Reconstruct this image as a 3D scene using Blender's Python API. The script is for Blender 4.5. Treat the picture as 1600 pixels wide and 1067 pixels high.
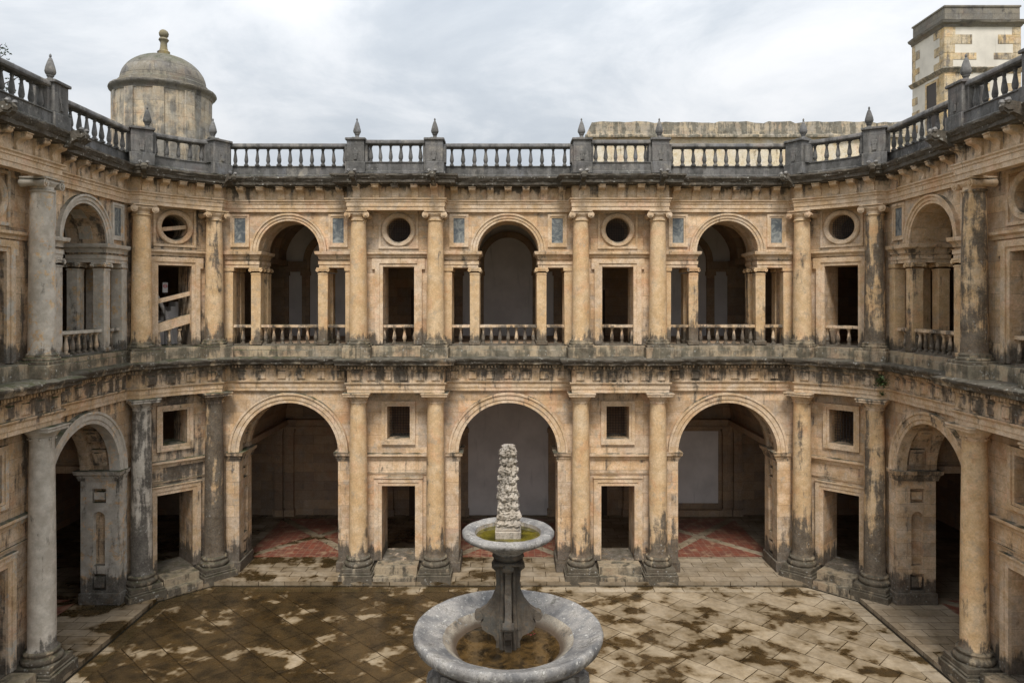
import bpy, bmesh, math, random
from mathutils import Vector, Matrix, noise
R = math.radians
random.seed(7)
for o in list(bpy.data.objects): bpy.data.objects.remove(o)
S = bpy.context.scene
COL = S.collection

# ------------------------------------------------------------ camera
cd = bpy.data.cameras.new('camera'); cam = bpy.data.objects.new('camera', cd); COL.objects.link(cam)
EYE = 10.85
cam.location = (0, 0, EYE); cam.rotation_euler = (R(90), 0, 0)
cd.sensor_width = 36; cd.lens = 1124/1600*36
cd.shift_x = 6/1600; cd.shift_y = -63.5/1600
cd.clip_start = .05; cd.clip_end = 3000
S.camera = cam
S.render.resolution_x = 1024; S.render.resolution_y = 682

# ------------------------------------------------------------ world
SUN_EL, SUN_AZ = R(57), R(182)          # azimuth clockwise from +Y: behind the camera, a little to the left
W = bpy.data.worlds.new('World'); S.world = W; W.use_nodes = True
nt = W.node_tree; nt.nodes.clear()
def nn(t, typ, **k):
    n = t.nodes.new(typ)
    for a, b in k.items(): setattr(n, a, b)
    return n
class NT:
    """tiny node helper"""
    def __init__(s, tree): s.t = tree; s.L = tree.links
    def put(s, sock, v):
        if isinstance(v, bpy.types.NodeSocket): s.L.new(v, sock)
        elif v is not None: sock.default_value = v
    def math(s, op, a, b=None, c=None, clamp=False):
        n = nn(s.t, 'ShaderNodeMath', operation=op, use_clamp=clamp)
        s.put(n.inputs[0], a); s.put(n.inputs[1], b); s.put(n.inputs[2], c); return n.outputs[0]
    def vmath(s, op, a, b=None):
        n = nn(s.t, 'ShaderNodeVectorMath', operation=op); s.put(n.inputs[0], a); s.put(n.inputs[1], b); return n.outputs[0]
    def mix(s, f, a, b, bt='MIX'):
        n = nn(s.t, 'ShaderNodeMix', data_type='RGBA', blend_type=bt); n.clamp_factor = True
        s.put(n.inputs[0], f); s.put(n.inputs[6], a if not isinstance(a, tuple) else (*a, 1)); s.put(n.inputs[7], b if not isinstance(b, tuple) else (*b, 1)); return n.outputs[2]
    def noise(s, vec, scale, detail=4, rough=.55, dist=0, out=0):
        n = nn(s.t, 'ShaderNodeTexNoise'); s.put(n.inputs['Vector'], vec); n.inputs['Scale'].default_value = scale
        n.inputs['Detail'].default_value = detail; n.inputs['Roughness'].default_value = rough; n.inputs['Distortion'].default_value = dist
        return n.outputs[out]
    def rng(s, v, a, b, c=0, d=1, smooth=True):
        n = nn(s.t, 'ShaderNodeMapRange'); n.interpolation_type = 'SMOOTHSTEP' if smooth else 'LINEAR'
        for i, x in enumerate((v, a, b, c, d)): s.put(n.inputs[i], x)
        return n.outputs[0]
    def ramp(s, f, stops, interp='LINEAR'):
        n = nn(s.t, 'ShaderNodeValToRGB'); s.put(n.inputs[0], f); cr = n.color_ramp; cr.interpolation = interp
        while len(cr.elements) < len(stops): cr.elements.new(.5)
        for e, (p, c) in zip(cr.elements, stops):
            e.position = p; e.color = (c, c, c, 1) if not isinstance(c, tuple) else (*c, 1)
        return n.outputs[0]
    def xyz(s, v): n = nn(s.t, 'ShaderNodeSeparateXYZ'); s.put(n.inputs[0], v); return n.outputs
    def comb(s, x, y, z):
        n = nn(s.t, 'ShaderNodeCombineXYZ'); s.put(n.inputs[0], x); s.put(n.inputs[1], y); s.put(n.inputs[2], z); return n.outputs[0]
k = NT(nt)
sky = nn(nt, 'ShaderNodeTexSky', sky_type='NISHITA'); sky.sun_disc = False
sky.sun_elevation = SUN_EL; sky.sun_rotation = SUN_AZ
tc = nn(nt, 'ShaderNodeTexCoord').outputs['Generated']
dx, dy, dz = k.xyz(tc)
den = k.math('ADD', k.math('MAXIMUM', dz, 0.0), .33)
cv = k.comb(k.math('DIVIDE', dx, den), k.math('DIVIDE', dy, den), k.math('MULTIPLY', dz, .6))
cn = k.noise(cv, 2.2, 9, .60, .35)
cn2 = k.noise(k.vmath('ADD', cv, (3.1, 7.7, 1.3)), .75, 3, .5, .2)
cs = k.math('ADD', k.math('MULTIPLY', cn, .6), k.math('MULTIPLY', cn2, .4))
cloud = k.ramp(cs, [(.34, (4.5, 4.95, 5.5)), (.45, (5.5, 5.9, 6.35)), (.53, (6.9, 7.15, 7.45)), (.62, (8.0, 8.1, 8.25))])
lift = k.rng(dz, .15, .95, 1.0, 2.25, False)       # an overcast sky is brighter overhead
cloud = k.mix(1, cloud, k.comb(lift, lift, lift), 'MULTIPLY')
bg = nn(nt, 'ShaderNodeBackground'); nt.links.new(k.mix(.93, sky.outputs[0], cloud), bg.inputs[0]); bg.inputs[1].default_value = .092
nt.links.new(bg.outputs[0], nn(nt, 'ShaderNodeOutputWorld').inputs[0])

sd = bpy.data.lights.new('sun', 'SUN'); sun = bpy.data.objects.new('sun', sd); COL.objects.link(sun)
sd.energy = 2.9; sd.angle = R(17); sd.color = (1, .96, .9)
sun.rotation_euler = (R(90)-SUN_EL, 0, R(180)-SUN_AZ + 0)
sdir = Vector((math.sin(SUN_AZ)*math.cos(SUN_EL), math.cos(SUN_AZ)*math.cos(SUN_EL), math.sin(SUN_EL)))
sun.rotation_euler = sdir.to_track_quat('Z', 'Y').to_euler()
S.view_settings.view_transform = 'Standard'; S.view_settings.look = 'None'
S.view_settings.exposure = 0.2; S.view_settings.gamma = 1; S.view_settings.use_curve_mapping = False
S.render.engine = 'CYCLES'
S.cycles.max_bounces = 8; S.cycles.diffuse_bounces = 5

# ------------------------------------------------------------ materials
def mat(name):
    m = bpy.data.materials.new(name); m.use_nodes = True; m.node_tree.nodes.clear()
    b = nn(m.node_tree, 'ShaderNodeBsdfPrincipled'); o = nn(m.node_tree, 'ShaderNodeOutputMaterial')
    m.node_tree.links.new(b.outputs[0], o.inputs[0]); return m, NT(m.node_tree), b
ZS = 18.0
def stone(name, colA, colB, colC, grime=(.045, .04, .034), thr=.608, zk=1.0, brick=True, bricksize=(1.05, .46), lichen=.5, soft=.09, moss=(.035, .036, .016), mossk=1.0, bump=.5, ao=None):
    m, k, b = mat(name)
    g = nn(k.t, 'ShaderNodeNewGeometry'); P = g.outputs['Position']; N = g.outputs['Normal']
    px, py, pz = k.xyz(P); nx, ny, nz = k.xyz(N)
    oi = nn(k.t, 'ShaderNodeObjectInfo'); oc = nn(k.t, 'ShaderNodeSeparateColor'); k.put(oc.inputs[0], oi.outputs['Color'])
    dirt, grey, base = oc.outputs
    n1 = k.noise(P, .75, 6, .6, .3); n2 = k.noise(P, 3.1, 8, .68); n3 = k.noise(P, 17, 6, .7)
    c = k.mix(k.rng(k.math('ADD', k.math('MULTIPLY', n1, .5), k.math('MULTIPLY', n2, .5)), .40, .60), colA, colB)
    hue = k.noise(k.vmath('ADD', P, (15, 3, 8)), 1.1, 5, .6, .4)
    c = k.mix(k.rng(hue, .52, .66, 0, .55), c, k.mix(1, c, (1.0, .84, .80), 'MULTIPLY'))
    c = k.mix(k.rng(hue, .46, .34, 0, .5), c, k.mix(1, c, (.98, 1.06, 1.22), 'MULTIPLY'))
    c = k.mix(k.rng(k.noise(k.vmath('ADD', P, (5, 9, 2)), 2.6, 9, .7), .52, .66, 0, .75), c, colC)
    if brick:
        ob = k.xyz(nn(k.t, 'ShaderNodeTexCoord').outputs['Object'])
        br = nn(k.t, 'ShaderNodeTexBrick'); k.put(br.inputs['Vector'], k.comb(k.math('ADD', ob[0], k.math('MULTIPLY', ob[1], .9)), ob[2], 0))
        br.inputs['Color1'].default_value = (.70, .71, .76, 1); br.inputs['Color2'].default_value = (1.14, 1.08, 1.0, 1); br.inputs['Mortar'].default_value = (.34, .31, .28, 1)
        br.inputs['Scale'].default_value = 1; br.inputs['Brick Width'].default_value = bricksize[0]; br.inputs['Row Height'].default_value = bricksize[1]
        br.inputs['Mortar Size'].default_value = .006; br.inputs['Mortar Smooth'].default_value = .6; br.inputs['Bias'].default_value = .1
        c = k.mix(.8, c, br.outputs[0], 'MULTIPLY')
    v = k.rng(n2, .25, .75, .82, 1.16, False)
    c = k.mix(1, c, k.comb(v, v, v), 'MULTIPLY')
    v = k.rng(n3, .3, .7, .78, 1.18, False)
    c = k.mix(1, c, k.comb(v, v, v), 'MULTIPLY')
    # pale grey lime crust on the weathered side of the court
    gy = k.mix(k.rng(n2, .35, .7), (.40, .375, .33), (.60, .57, .51))
    side = k.math('ADD', grey, k.rng(px, -11.6, -13.2, 0, .2), clamp=True)
    gm = k.rng(k.math('ADD', k.math('MULTIPLY', k.noise(P, 1.3, 9, .7, .4), .5), k.math('MULTIPLY', k.noise(P, 5.2, 8, .7, .5), .5)), k.math('SUBTRACT', .84, k.math('MULTIPLY', side, .60)), k.math('SUBTRACT', .90, k.math('MULTIPLY', side, .60)))
    c = k.mix(k.math('MULTIPLY', gm, .85), c, gy)
    # black growth: vertical streaks and patches, thick along the ledges
    st = k.noise(k.vmath('MULTIPLY', P, (3.0, 3.0, .40)), 1, 9, .68, .2)
    pa = k.noise(P, 2.1, 12, .74, .4)
    zp = k.ramp(k.math('DIVIDE', k.math('ADD', pz, k.math('MULTIPLY', k.math('SUBTRACT', n1, .5), 1.2)), ZS),
        [(0, .24), (.8/ZS, .16), (1.35/ZS, .0), (3.6/ZS, 0.0), (4.4/ZS, .045), (4.9/ZS, 0.0), (6.6/ZS, 0.0), (7.6/ZS, .06), (8.3/ZS, .13), (8.8/ZS, .3), (9.35/ZS, .16), (9.9/ZS, .01), (11.7/ZS, 0.0), (12.6/ZS, .04), (12.9/ZS, 0.0), (14.2/ZS, 0.0), (14.9/ZS, .05), (15.25/ZS, .13), (15.45/ZS, .36), (1, .3)])
    t = k.math('ADD', k.math('MULTIPLY', st, .62), k.math('MULTIPLY', pa, .38))
    t = k.math('ADD', t, k.math('MULTIPLY', zp, zk))
    t = k.math('ADD', t, k.math('MULTIPLY', dirt, .3))
    t = k.math('ADD', t, k.math('MULTIPLY', base, k.rng(pz, .9, 4.2, .20, 0)))
    t = k.math('ADD', t, k.rng(px, -11, -13.5, 0, .01))
    gmask = k.rng(t, thr-soft*.55, thr+soft*.5)
    gmask = k.math('MULTIPLY', gmask, k.rng(n3, .2, .62, .72, 1))
    c = k.mix(k.math('MULTIPLY', gmask, .93), c, k.mix(k.rng(n2, .3, .7), grime, tuple(x*2.5 for x in grime)))
    # white lichen dots
    vo = nn(k.t, 'ShaderNodeTexVoronoi'); k.put(vo.inputs['Vector'], k.vmath('ADD', P, k.vmath('MULTIPLY', k.noise(P, 9, 3, .5, 0, 1), (.12, .12, .12)))); vo.inputs['Scale'].default_value = 8
    sp = k.math('MULTIPLY', k.rng(vo.outputs['Distance'], .34, .16), k.rng(k.noise(P, 2.6, 4), .5, .62))
    sp = k.math('MULTIPLY', sp, k.math('ADD', .12, k.math('MULTIPLY', gmask, 1.0)))
    c = k.mix(k.math('MULTIPLY', sp, lichen), c, (.42, .41, .37))
    up = k.math('MULTIPLY', k.rng(nz, .45, .85), k.rng(k.math('ADD', k.noise(P, 2.1, 6, .6), k.rng(px, 4, -13, 0, .12)), .40, .62, .25, 1))
    up = k.math('MULTIPLY', up, k.rng(pz, .5, 2, 0.35, 1))
    mc = k.mix(k.rng(px, -4, -10), moss, (.045, .058, .018))
    c = k.mix(k.math('MULTIPLY', up, mossk), c, k.mix(k.rng(n2, .38, .58), mc, (.12, .115, .09)))
    k.put(b.inputs['Base Color'], c)
    b.inputs['Roughness'].default_value = .88; b.inputs['Specular IOR Level'].default_value = .25
    h = k.math('ADD', k.math('MULTIPLY', n2, .8), k.math('ADD', k.math('MULTIPLY', n3, .35), k.math('MULTIPLY', k.noise(P, 55, 3, .6), .12)))
    if brick: h = k.math('ADD', h, k.math('MULTIPLY', br.outputs['Fac'], -.35))
    bp = nn(k.t, 'ShaderNodeBump'); bp.inputs['Strength'].default_value = bump; bp.inputs['Distance'].default_value = .045; k.put(bp.inputs['Height'], h)
    k.put(b.inputs['Normal'], bp.outputs[0])
    return m
M = {}
M['wall'] = stone('warm_limestone', (.57, .39, .225), (.64, .50, .355), (.45, .39, .31))
M['trim'] = stone('carved_limestone', (.58, .40, .23), (.66, .51, .36), (.48, .38, .28), brick=False, thr=.64)
M['bracket'] = stone('bracket_limestone', (.58, .40, .23), (.66, .51, .36), (.48, .38, .28), brick=False, thr=.66, zk=.45)
M['column'] = stone('column_limestone', (.60, .40, .21), (.63, .46, .28), (.45, .35, .24), brick=False, thr=.64, soft=.08)
M['cornice'] = stone('weathered_cornice', (.42, .33, .22), (.36, .31, .23), (.27, .25, .21), grime=(.036, .032, .027), moss=(.05, .05, .036), mossk=.6, thr=.60, brick=False, lichen=.8, soft=.12, bump=.9)
M['plinth'] = stone('mossy_plinth', (.46, .36, .24), (.38, .32, .23), (.25, .23, .17), grime=(.06, .054, .04), moss=(.065, .06, .042), thr=.77, bricksize=(.95, .7), lichen=.8, soft=.13, bump=.9)
M['pedestal'] = stone('pedestal_stone', (.38, .30, .20), (.31, .25, .17), (.2, .17, .13), grime=(.04, .034, .026), thr=.66, zk=.7, brick=False, lichen=.6, bump=.9)
M['parapet'] = stone('grey_parapet_stone', (.22, .215, .205), (.165, .16, .155), (.30, .28, .24), grime=(.055, .053, .05), thr=.84, bricksize=(1.3, .6), lichen=.35, moss=(.10, .095, .07), mossk=.6, bump=.5)
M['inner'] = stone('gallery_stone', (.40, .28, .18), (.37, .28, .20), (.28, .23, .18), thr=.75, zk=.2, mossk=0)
M['tower'] = stone('tower_stone', (.62, .46, .24), (.62, .52, .36), (.40, .36, .29), grime=(.09, .08, .07), thr=.84, bricksize=(.8, .4), mossk=.4)
M['drum'] = stone('turret_stone', (.52, .42, .29), (.47, .42, .33), (.30, .28, .24), grime=(.10, .095, .085), thr=.80, zk=.95, bricksize=(1.0, .5), mossk=.5, soft=.12)
M['dome'] = stone('dome_stone', (.25, .23, .19), (.20, .185, .155), (.28, .27, .25), grime=(.07, .065, .06), thr=.86, bricksize=(1.0, .42), moss=(.17, .15, .11), mossk=.6, bump=.8)
M['farwall'] = stone('far_wall_stone', (.50, .42, .30), (.42, .37, .29), (.30, .27, .22), grime=(.085, .08, .065), thr=.80, bricksize=(.9, .45), mossk=.4, soft=.06)
M['farplaster'] = stone('far_wall_plaster', (.68, .58, .40), (.66, .59, .47), (.62, .48, .26), grime=(.12, .09, .05), thr=.90, brick=False, mossk=.3)

def plaster(name, col, dark=.8):
    m, k, b = mat(name); P = nn(k.t, 'ShaderNodeNewGeometry').outputs['Position']
    n = k.noise(P, .8, 7, .6); c = k.mix(k.rng(n, .3, .7), tuple(x*dark for x in col), col)
    st = k.noise(k.vmath('MULTIPLY', P, (3, 3, .4)), 1, 6, .6)
    c = k.mix(k.rng(st, .58, .75, 0, .5), c, tuple(x*.45 for x in col))
    k.put(b.inputs['Base Color'], c); b.inputs['Roughness'].default_value = .9
    bp = nn(k.t, 'ShaderNodeBump'); bp.inputs['Strength'].default_value = .3; bp.inputs['Distance'].default_value = .02; k.put(bp.inputs['Height'], k.noise(P, 6, 6, .6)); k.put(b.inputs['Normal'], bp.outputs[0])
    return m
M['plaster'] = plaster('white_plaster', (.80, .75, .72))
M['tplaster'] = plaster('tower_plaster', (.72, .67, .58), .78)
m, k, b = mat('slate'); P = nn(k.t, 'ShaderNodeNewGeometry').outputs['Position']
k.put(b.inputs['Base Color'], k.mix(k.rng(k.noise(P, 3, 8, .7, 1.2), .38, .66), (.085, .10, .11), (.30, .31, .29))); b.inputs['Roughness'].default_value = .6; M['slate'] = m
m, k, b = mat('iron'); b.inputs['Base Color'].default_value = (.05, .04, .035, 1); b.inputs['Roughness'].default_value = .7; M['iron'] = m
m, k, b = mat('old_wood'); P = nn(k.t, 'ShaderNodeNewGeometry').outputs['Position']
k.put(b.inputs['Base Color'], k.mix(k.noise(k.vmath('MULTIPLY', P, (12, 12, 1)), 1, 5), (.05, .03, .018), (.11, .07, .04))); b.inputs['Roughness'].default_value = .7; M['wood'] = m
m, k, b = mat('sign_white'); b.inputs['Base Color'].default_value = (.6, .6, .6, 1); M['signw'] = m
m, k, b = mat('sign_red'); b.inputs['Base Color'].default_value = (.5, .03, .03, 1); M['signr'] = m
m, k, b = mat('leaf_green'); P = nn(k.t, 'ShaderNodeNewGeometry').outputs['Position']
k.put(b.inputs['Base Color'], k.mix(k.noise(P, 6, 3), (.03, .06, .015), (.09, .13, .04))); b.inputs['Roughness'].default_value = .7; M['leaf'] = m
m, k, b = mat('pine_needles'); P = nn(k.t, 'ShaderNodeNewGeometry').outputs['Position']
k.put(b.inputs['Base Color'], k.mix(k.noise(P, 3, 3), (.02, .035, .015), (.05, .07, .035))); b.inputs['Roughness'].default_value = .8; M['needle'] = m
m, k, b = mat('bark'); P = nn(k.t, 'ShaderNodeNewGeometry').outputs['Position']
k.put(b.inputs['Base Color'], k.mix(k.noise(P, 5, 6), (.05, .04, .03), (.14, .11, .09))); b.inputs['Roughness'].default_value = .9; M['bark'] = m
m, k, b = mat('red_leaf'); b.inputs['Base Color'].default_value = (.30, .035, .03, 1); b.inputs['Roughness'].default_value = .6; M['redleaf'] = m

# red gallery tiles
m, k, b = mat('red_tile'); P = nn(k.t, 'ShaderNodeNewGeometry').outputs['Position']; x, y, z = k.xyz(P)
br = nn(k.t, 'ShaderNodeTexBrick'); k.put(br.inputs['Vector'], P); br.offset = 0
br.inputs['Color1'].default_value = (.22, .065, .038, 1); br.inputs['Color2'].default_value = (.14, .05, .034, 1); br.inputs['Mortar'].default_value = (.24, .16, .11, 1)
br.inputs['Scale'].default_value = 1; br.inputs['Brick Width'].default_value = .28; br.inputs['Row Height'].default_value = .28; br.inputs['Mortar Size'].default_value = .01
c = k.mix(k.rng(k.noise(P, 2.4, 7, .65), .48, .66), br.outputs[0], (.30, .19, .12))
k.put(b.inputs['Base Color'], c); b.inputs['Roughness'].default_value = .5; M['tile'] = m

def paving(name, dry1, dry2, rot, bw, bh, wetk, offx=0, wetcol=(.040, .031, .014)):
    m, k, b = mat(name); P = nn(k.t, 'ShaderNodeNewGeometry').outputs['Position']; x, y, z = k.xyz(P)
    mp = nn(k.t, 'ShaderNodeMapping'); k.put(mp.inputs[0], P); mp.inputs['Rotation'].default_value = (0, 0, R(rot))
    wv = k.vmath('ADD', mp.outputs[0], k.vmath('MULTIPLY', k.noise(P, 1.5, 2, .5, 0, 1), (.05, .05, 0)))
    br = nn(k.t, 'ShaderNodeTexBrick'); k.put(br.inputs['Vector'], wv); br.offset = .5
    br.inputs['Color1'].default_value = (.80, .78, .75, 1); br.inputs['Color2'].default_value = (1.12, 1.10, 1.07, 1); br.inputs['Mortar'].default_value = (.33, .29, .22, 1)
    br.inputs['Scale'].default_value = 1; br.inputs['Brick Width'].default_value = bw; br.inputs['Row Height'].default_value = bh
    br.inputs['Mortar Size'].default_value = .018; br.inputs['Mortar Smooth'].default_value = .5
    n1 = k.noise(P, .9, 7, .62); n2 = k.noise(P, 5, 7, .68)
    c = k.mix(k.rng(n1, .35, .65), dry1, dry2); c = k.mix(.9, c, br.outputs[0], 'MULTIPLY')
    v = k.rng(n2, .25, .75, .72, 1.22, False); c = k.mix(1, c, k.comb(v, v, v), 'MULTIPLY')
    # wet film and algae: mostly on the left, in separate pools on the right
    w = k.math('ADD', k.math('MULTIPLY', k.noise(k.vmath('MULTIPLY', P, (.55, .75, 1)), 1, 5, .55, .5), .62), k.math('MULTIPLY', k.noise(k.vmath('ADD', P, (4, 8, 0)), 1.7, 6, .55, .3), .38))
    w = k.math('ADD', w, k.rng(x, -6, 7, .08, -.033, True)); w = k.math('ADD', w, wetk)
    br2 = k.xyz(br.outputs[0]); w = k.math('ADD', w, k.math('MULTIPLY', k.math('SUBTRACT', br2[0], .9), -.10))
    wet = k.rng(k.math('ADD', w, k.math('MULTIPLY', k.math('SUBTRACT', n2, .5), .10)), .488, .545); deep = k.rng(w, .50, .66)
    alg = k.mix(1, k.mix(k.rng(k.noise(P, 1.6, 6, .6), .35, .62), wetcol, (.060, .041, .020)), br.outputs[0], 'MULTIPLY')
    damp = k.rng(w, .40, .52)
    c = k.mix(k.math('MULTIPLY', damp, .6), c, k.mix(1, c, (.55, .48, .34), 'MULTIPLY'))
    wc = k.mix(1, c, (.36, .27, .14), 'MULTIPLY'); wc = k.mix(k.rng(w, .51, .60, .35, .85), wc, alg)
    c = k.mix(wet, c, wc)
    k.put(b.inputs['Base Color'], c)
    k.put(b.inputs['Roughness'], k.math('SUBTRACT', .85, k.math('MULTIPLY', wet, k.math('MULTIPLY', k.rng(n2, .35, .6, .45, .66), 1))))
    b.inputs['Specular IOR Level'].default_value = .35
    h = k.math('ADD', k.math('MULTIPLY', br.outputs['Fac'], -.6), k.math('MULTIPLY', n2, k.math('SUBTRACT', .5, k.math('MULTIPLY', wet, .3))))
    bp = nn(k.t, 'ShaderNodeBump'); bp.inputs['Strength'].default_value = .45; bp.inputs['Distance'].default_value = .02; k.put(bp.inputs['Height'], h); k.put(b.inputs['Normal'], bp.outputs[0])
    return m
M['court'] = paving('court_pavers', (.26, .205, .135), (.36, .295, .21), 45, 1.22, .92, 0.018, wetcol=(.020, .016, .010))
M['border'] = paving('border_pavers', (.34, .28, .20), (.40, .34, .26), 0, 1.1, .62, -.0)
M['platform'] = paving('platform_pavers', (.25, .195, .13), (.32, .265, .195), 0, 1.0, .5, -.09)
m, k, b = mat('dry_ground'); P = nn(k.t, 'ShaderNodeNewGeometry').outputs['Position']
k.put(b.inputs['Base Color'], k.mix(k.noise(P, .1, 6), (.10, .10, .05), (.2, .17, .11))); b.inputs['Roughness'].default_value = .95; M['ground'] = m

# fountain stone
def fstone(name, a, bcol, thr, crev=False):
    m, k, b = mat(name); g = nn(k.t, 'ShaderNodeNewGeometry'); P = g.outputs['Position']; nz = k.xyz(g.outputs['Normal'])[2]
    n1 = k.noise(P, 2.2, 8, .66, .4); n2 = k.noise(P, 11, 7, .7); n3 = k.noise(P, 42, 4, .65)
    c = k.mix(k.rng(n1, .35, .65), a, bcol)
    c = k.mix(k.rng(k.math('ADD', k.math('MULTIPLY', n1, .5), k.math('MULTIPLY', n2, .5)), thr, thr+.12), c, (.075, .068, .055))
    c = k.mix(k.rng(n3, .54, .64, 0, .7), c, (.09, .082, .075))
    c = k.mix(k.rng(n2, .56, .66, 0, .0 if name == 'stem_stone' else .75 if name == 'basin_stone' else .5), c, (.62, .60, .55))
    c = k.mix(k.rng(k.noise(k.vmath('ADD', P, (2, 5, 1)), 1.5, 5, .6), .45, .62, 0, .6), c, k.mix(1, c, (.42, .42, .44), 'MULTIPLY'))
    if name == 'bowl_inside': c = k.mix(k.rng(k.math('ADD', k.xyz(P)[2], k.math('MULTIPLY', n1, .12)), 3.99, 3.85), c, (.07, .045, .025))
    if crev: c = k.mix(k.rng(g.outputs['Pointiness'], .50, .44), c, (.10, .085, .06))
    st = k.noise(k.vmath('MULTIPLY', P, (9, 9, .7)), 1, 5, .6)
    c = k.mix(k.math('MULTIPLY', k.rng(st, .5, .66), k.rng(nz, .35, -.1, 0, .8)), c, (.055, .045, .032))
    k.put(b.inputs['Base Color'], c); b.inputs['Roughness'].default_value = .85
    bp = nn(k.t, 'ShaderNodeBump'); bp.inputs['Strength'].default_value = .8; bp.inputs['Distance'].default_value = .02
    k.put(bp.inputs['Height'], k.math('ADD', n2, k.math('MULTIPLY', n3, .4))); k.put(b.inputs['Normal'], bp.outputs[0]); return m
M['basin'] = fstone('basin_stone', (.15, .147, .145), (.36, .335, .305), .51)
M['bowl'] = fstone('bowl_inside', (.42, .37, .29), (.26, .21, .155), .52)
M['obelisk'] = fstone('obelisk_stone', (.36, .30, .23), (.46, .40, .33), .55, True)
M['stem'] = fstone('stem_stone', (.048, .037, .026), (.15, .112, .075), .46)
def water(name, c1, c2):
    m, k, b = mat(name); P = nn(k.t, 'ShaderNodeNewGeometry').outputs['Position']
    k.put(b.inputs['Base Color'], k.mix(k.rng(k.noise(P, 3.0, 6, .6, .8), .36, .64), c1, c2)); b.inputs['Roughness'].default_value = .06
    bp = nn(k.t, 'ShaderNodeBump'); bp.inputs['Strength'].default_value = .12; bp.inputs['Distance'].default_value = .02; k.put(bp.inputs['Height'], k.noise(P, 9, 3)); k.put(b.inputs['Normal'], bp.outputs[0]); return m
M['water_up'] = water('green_water', (.022, .019, .005), (.13, .105, .014))
M['water_low'] = water('brown_water', (.016, .011, .006), (.085, .05, .018))

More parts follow.
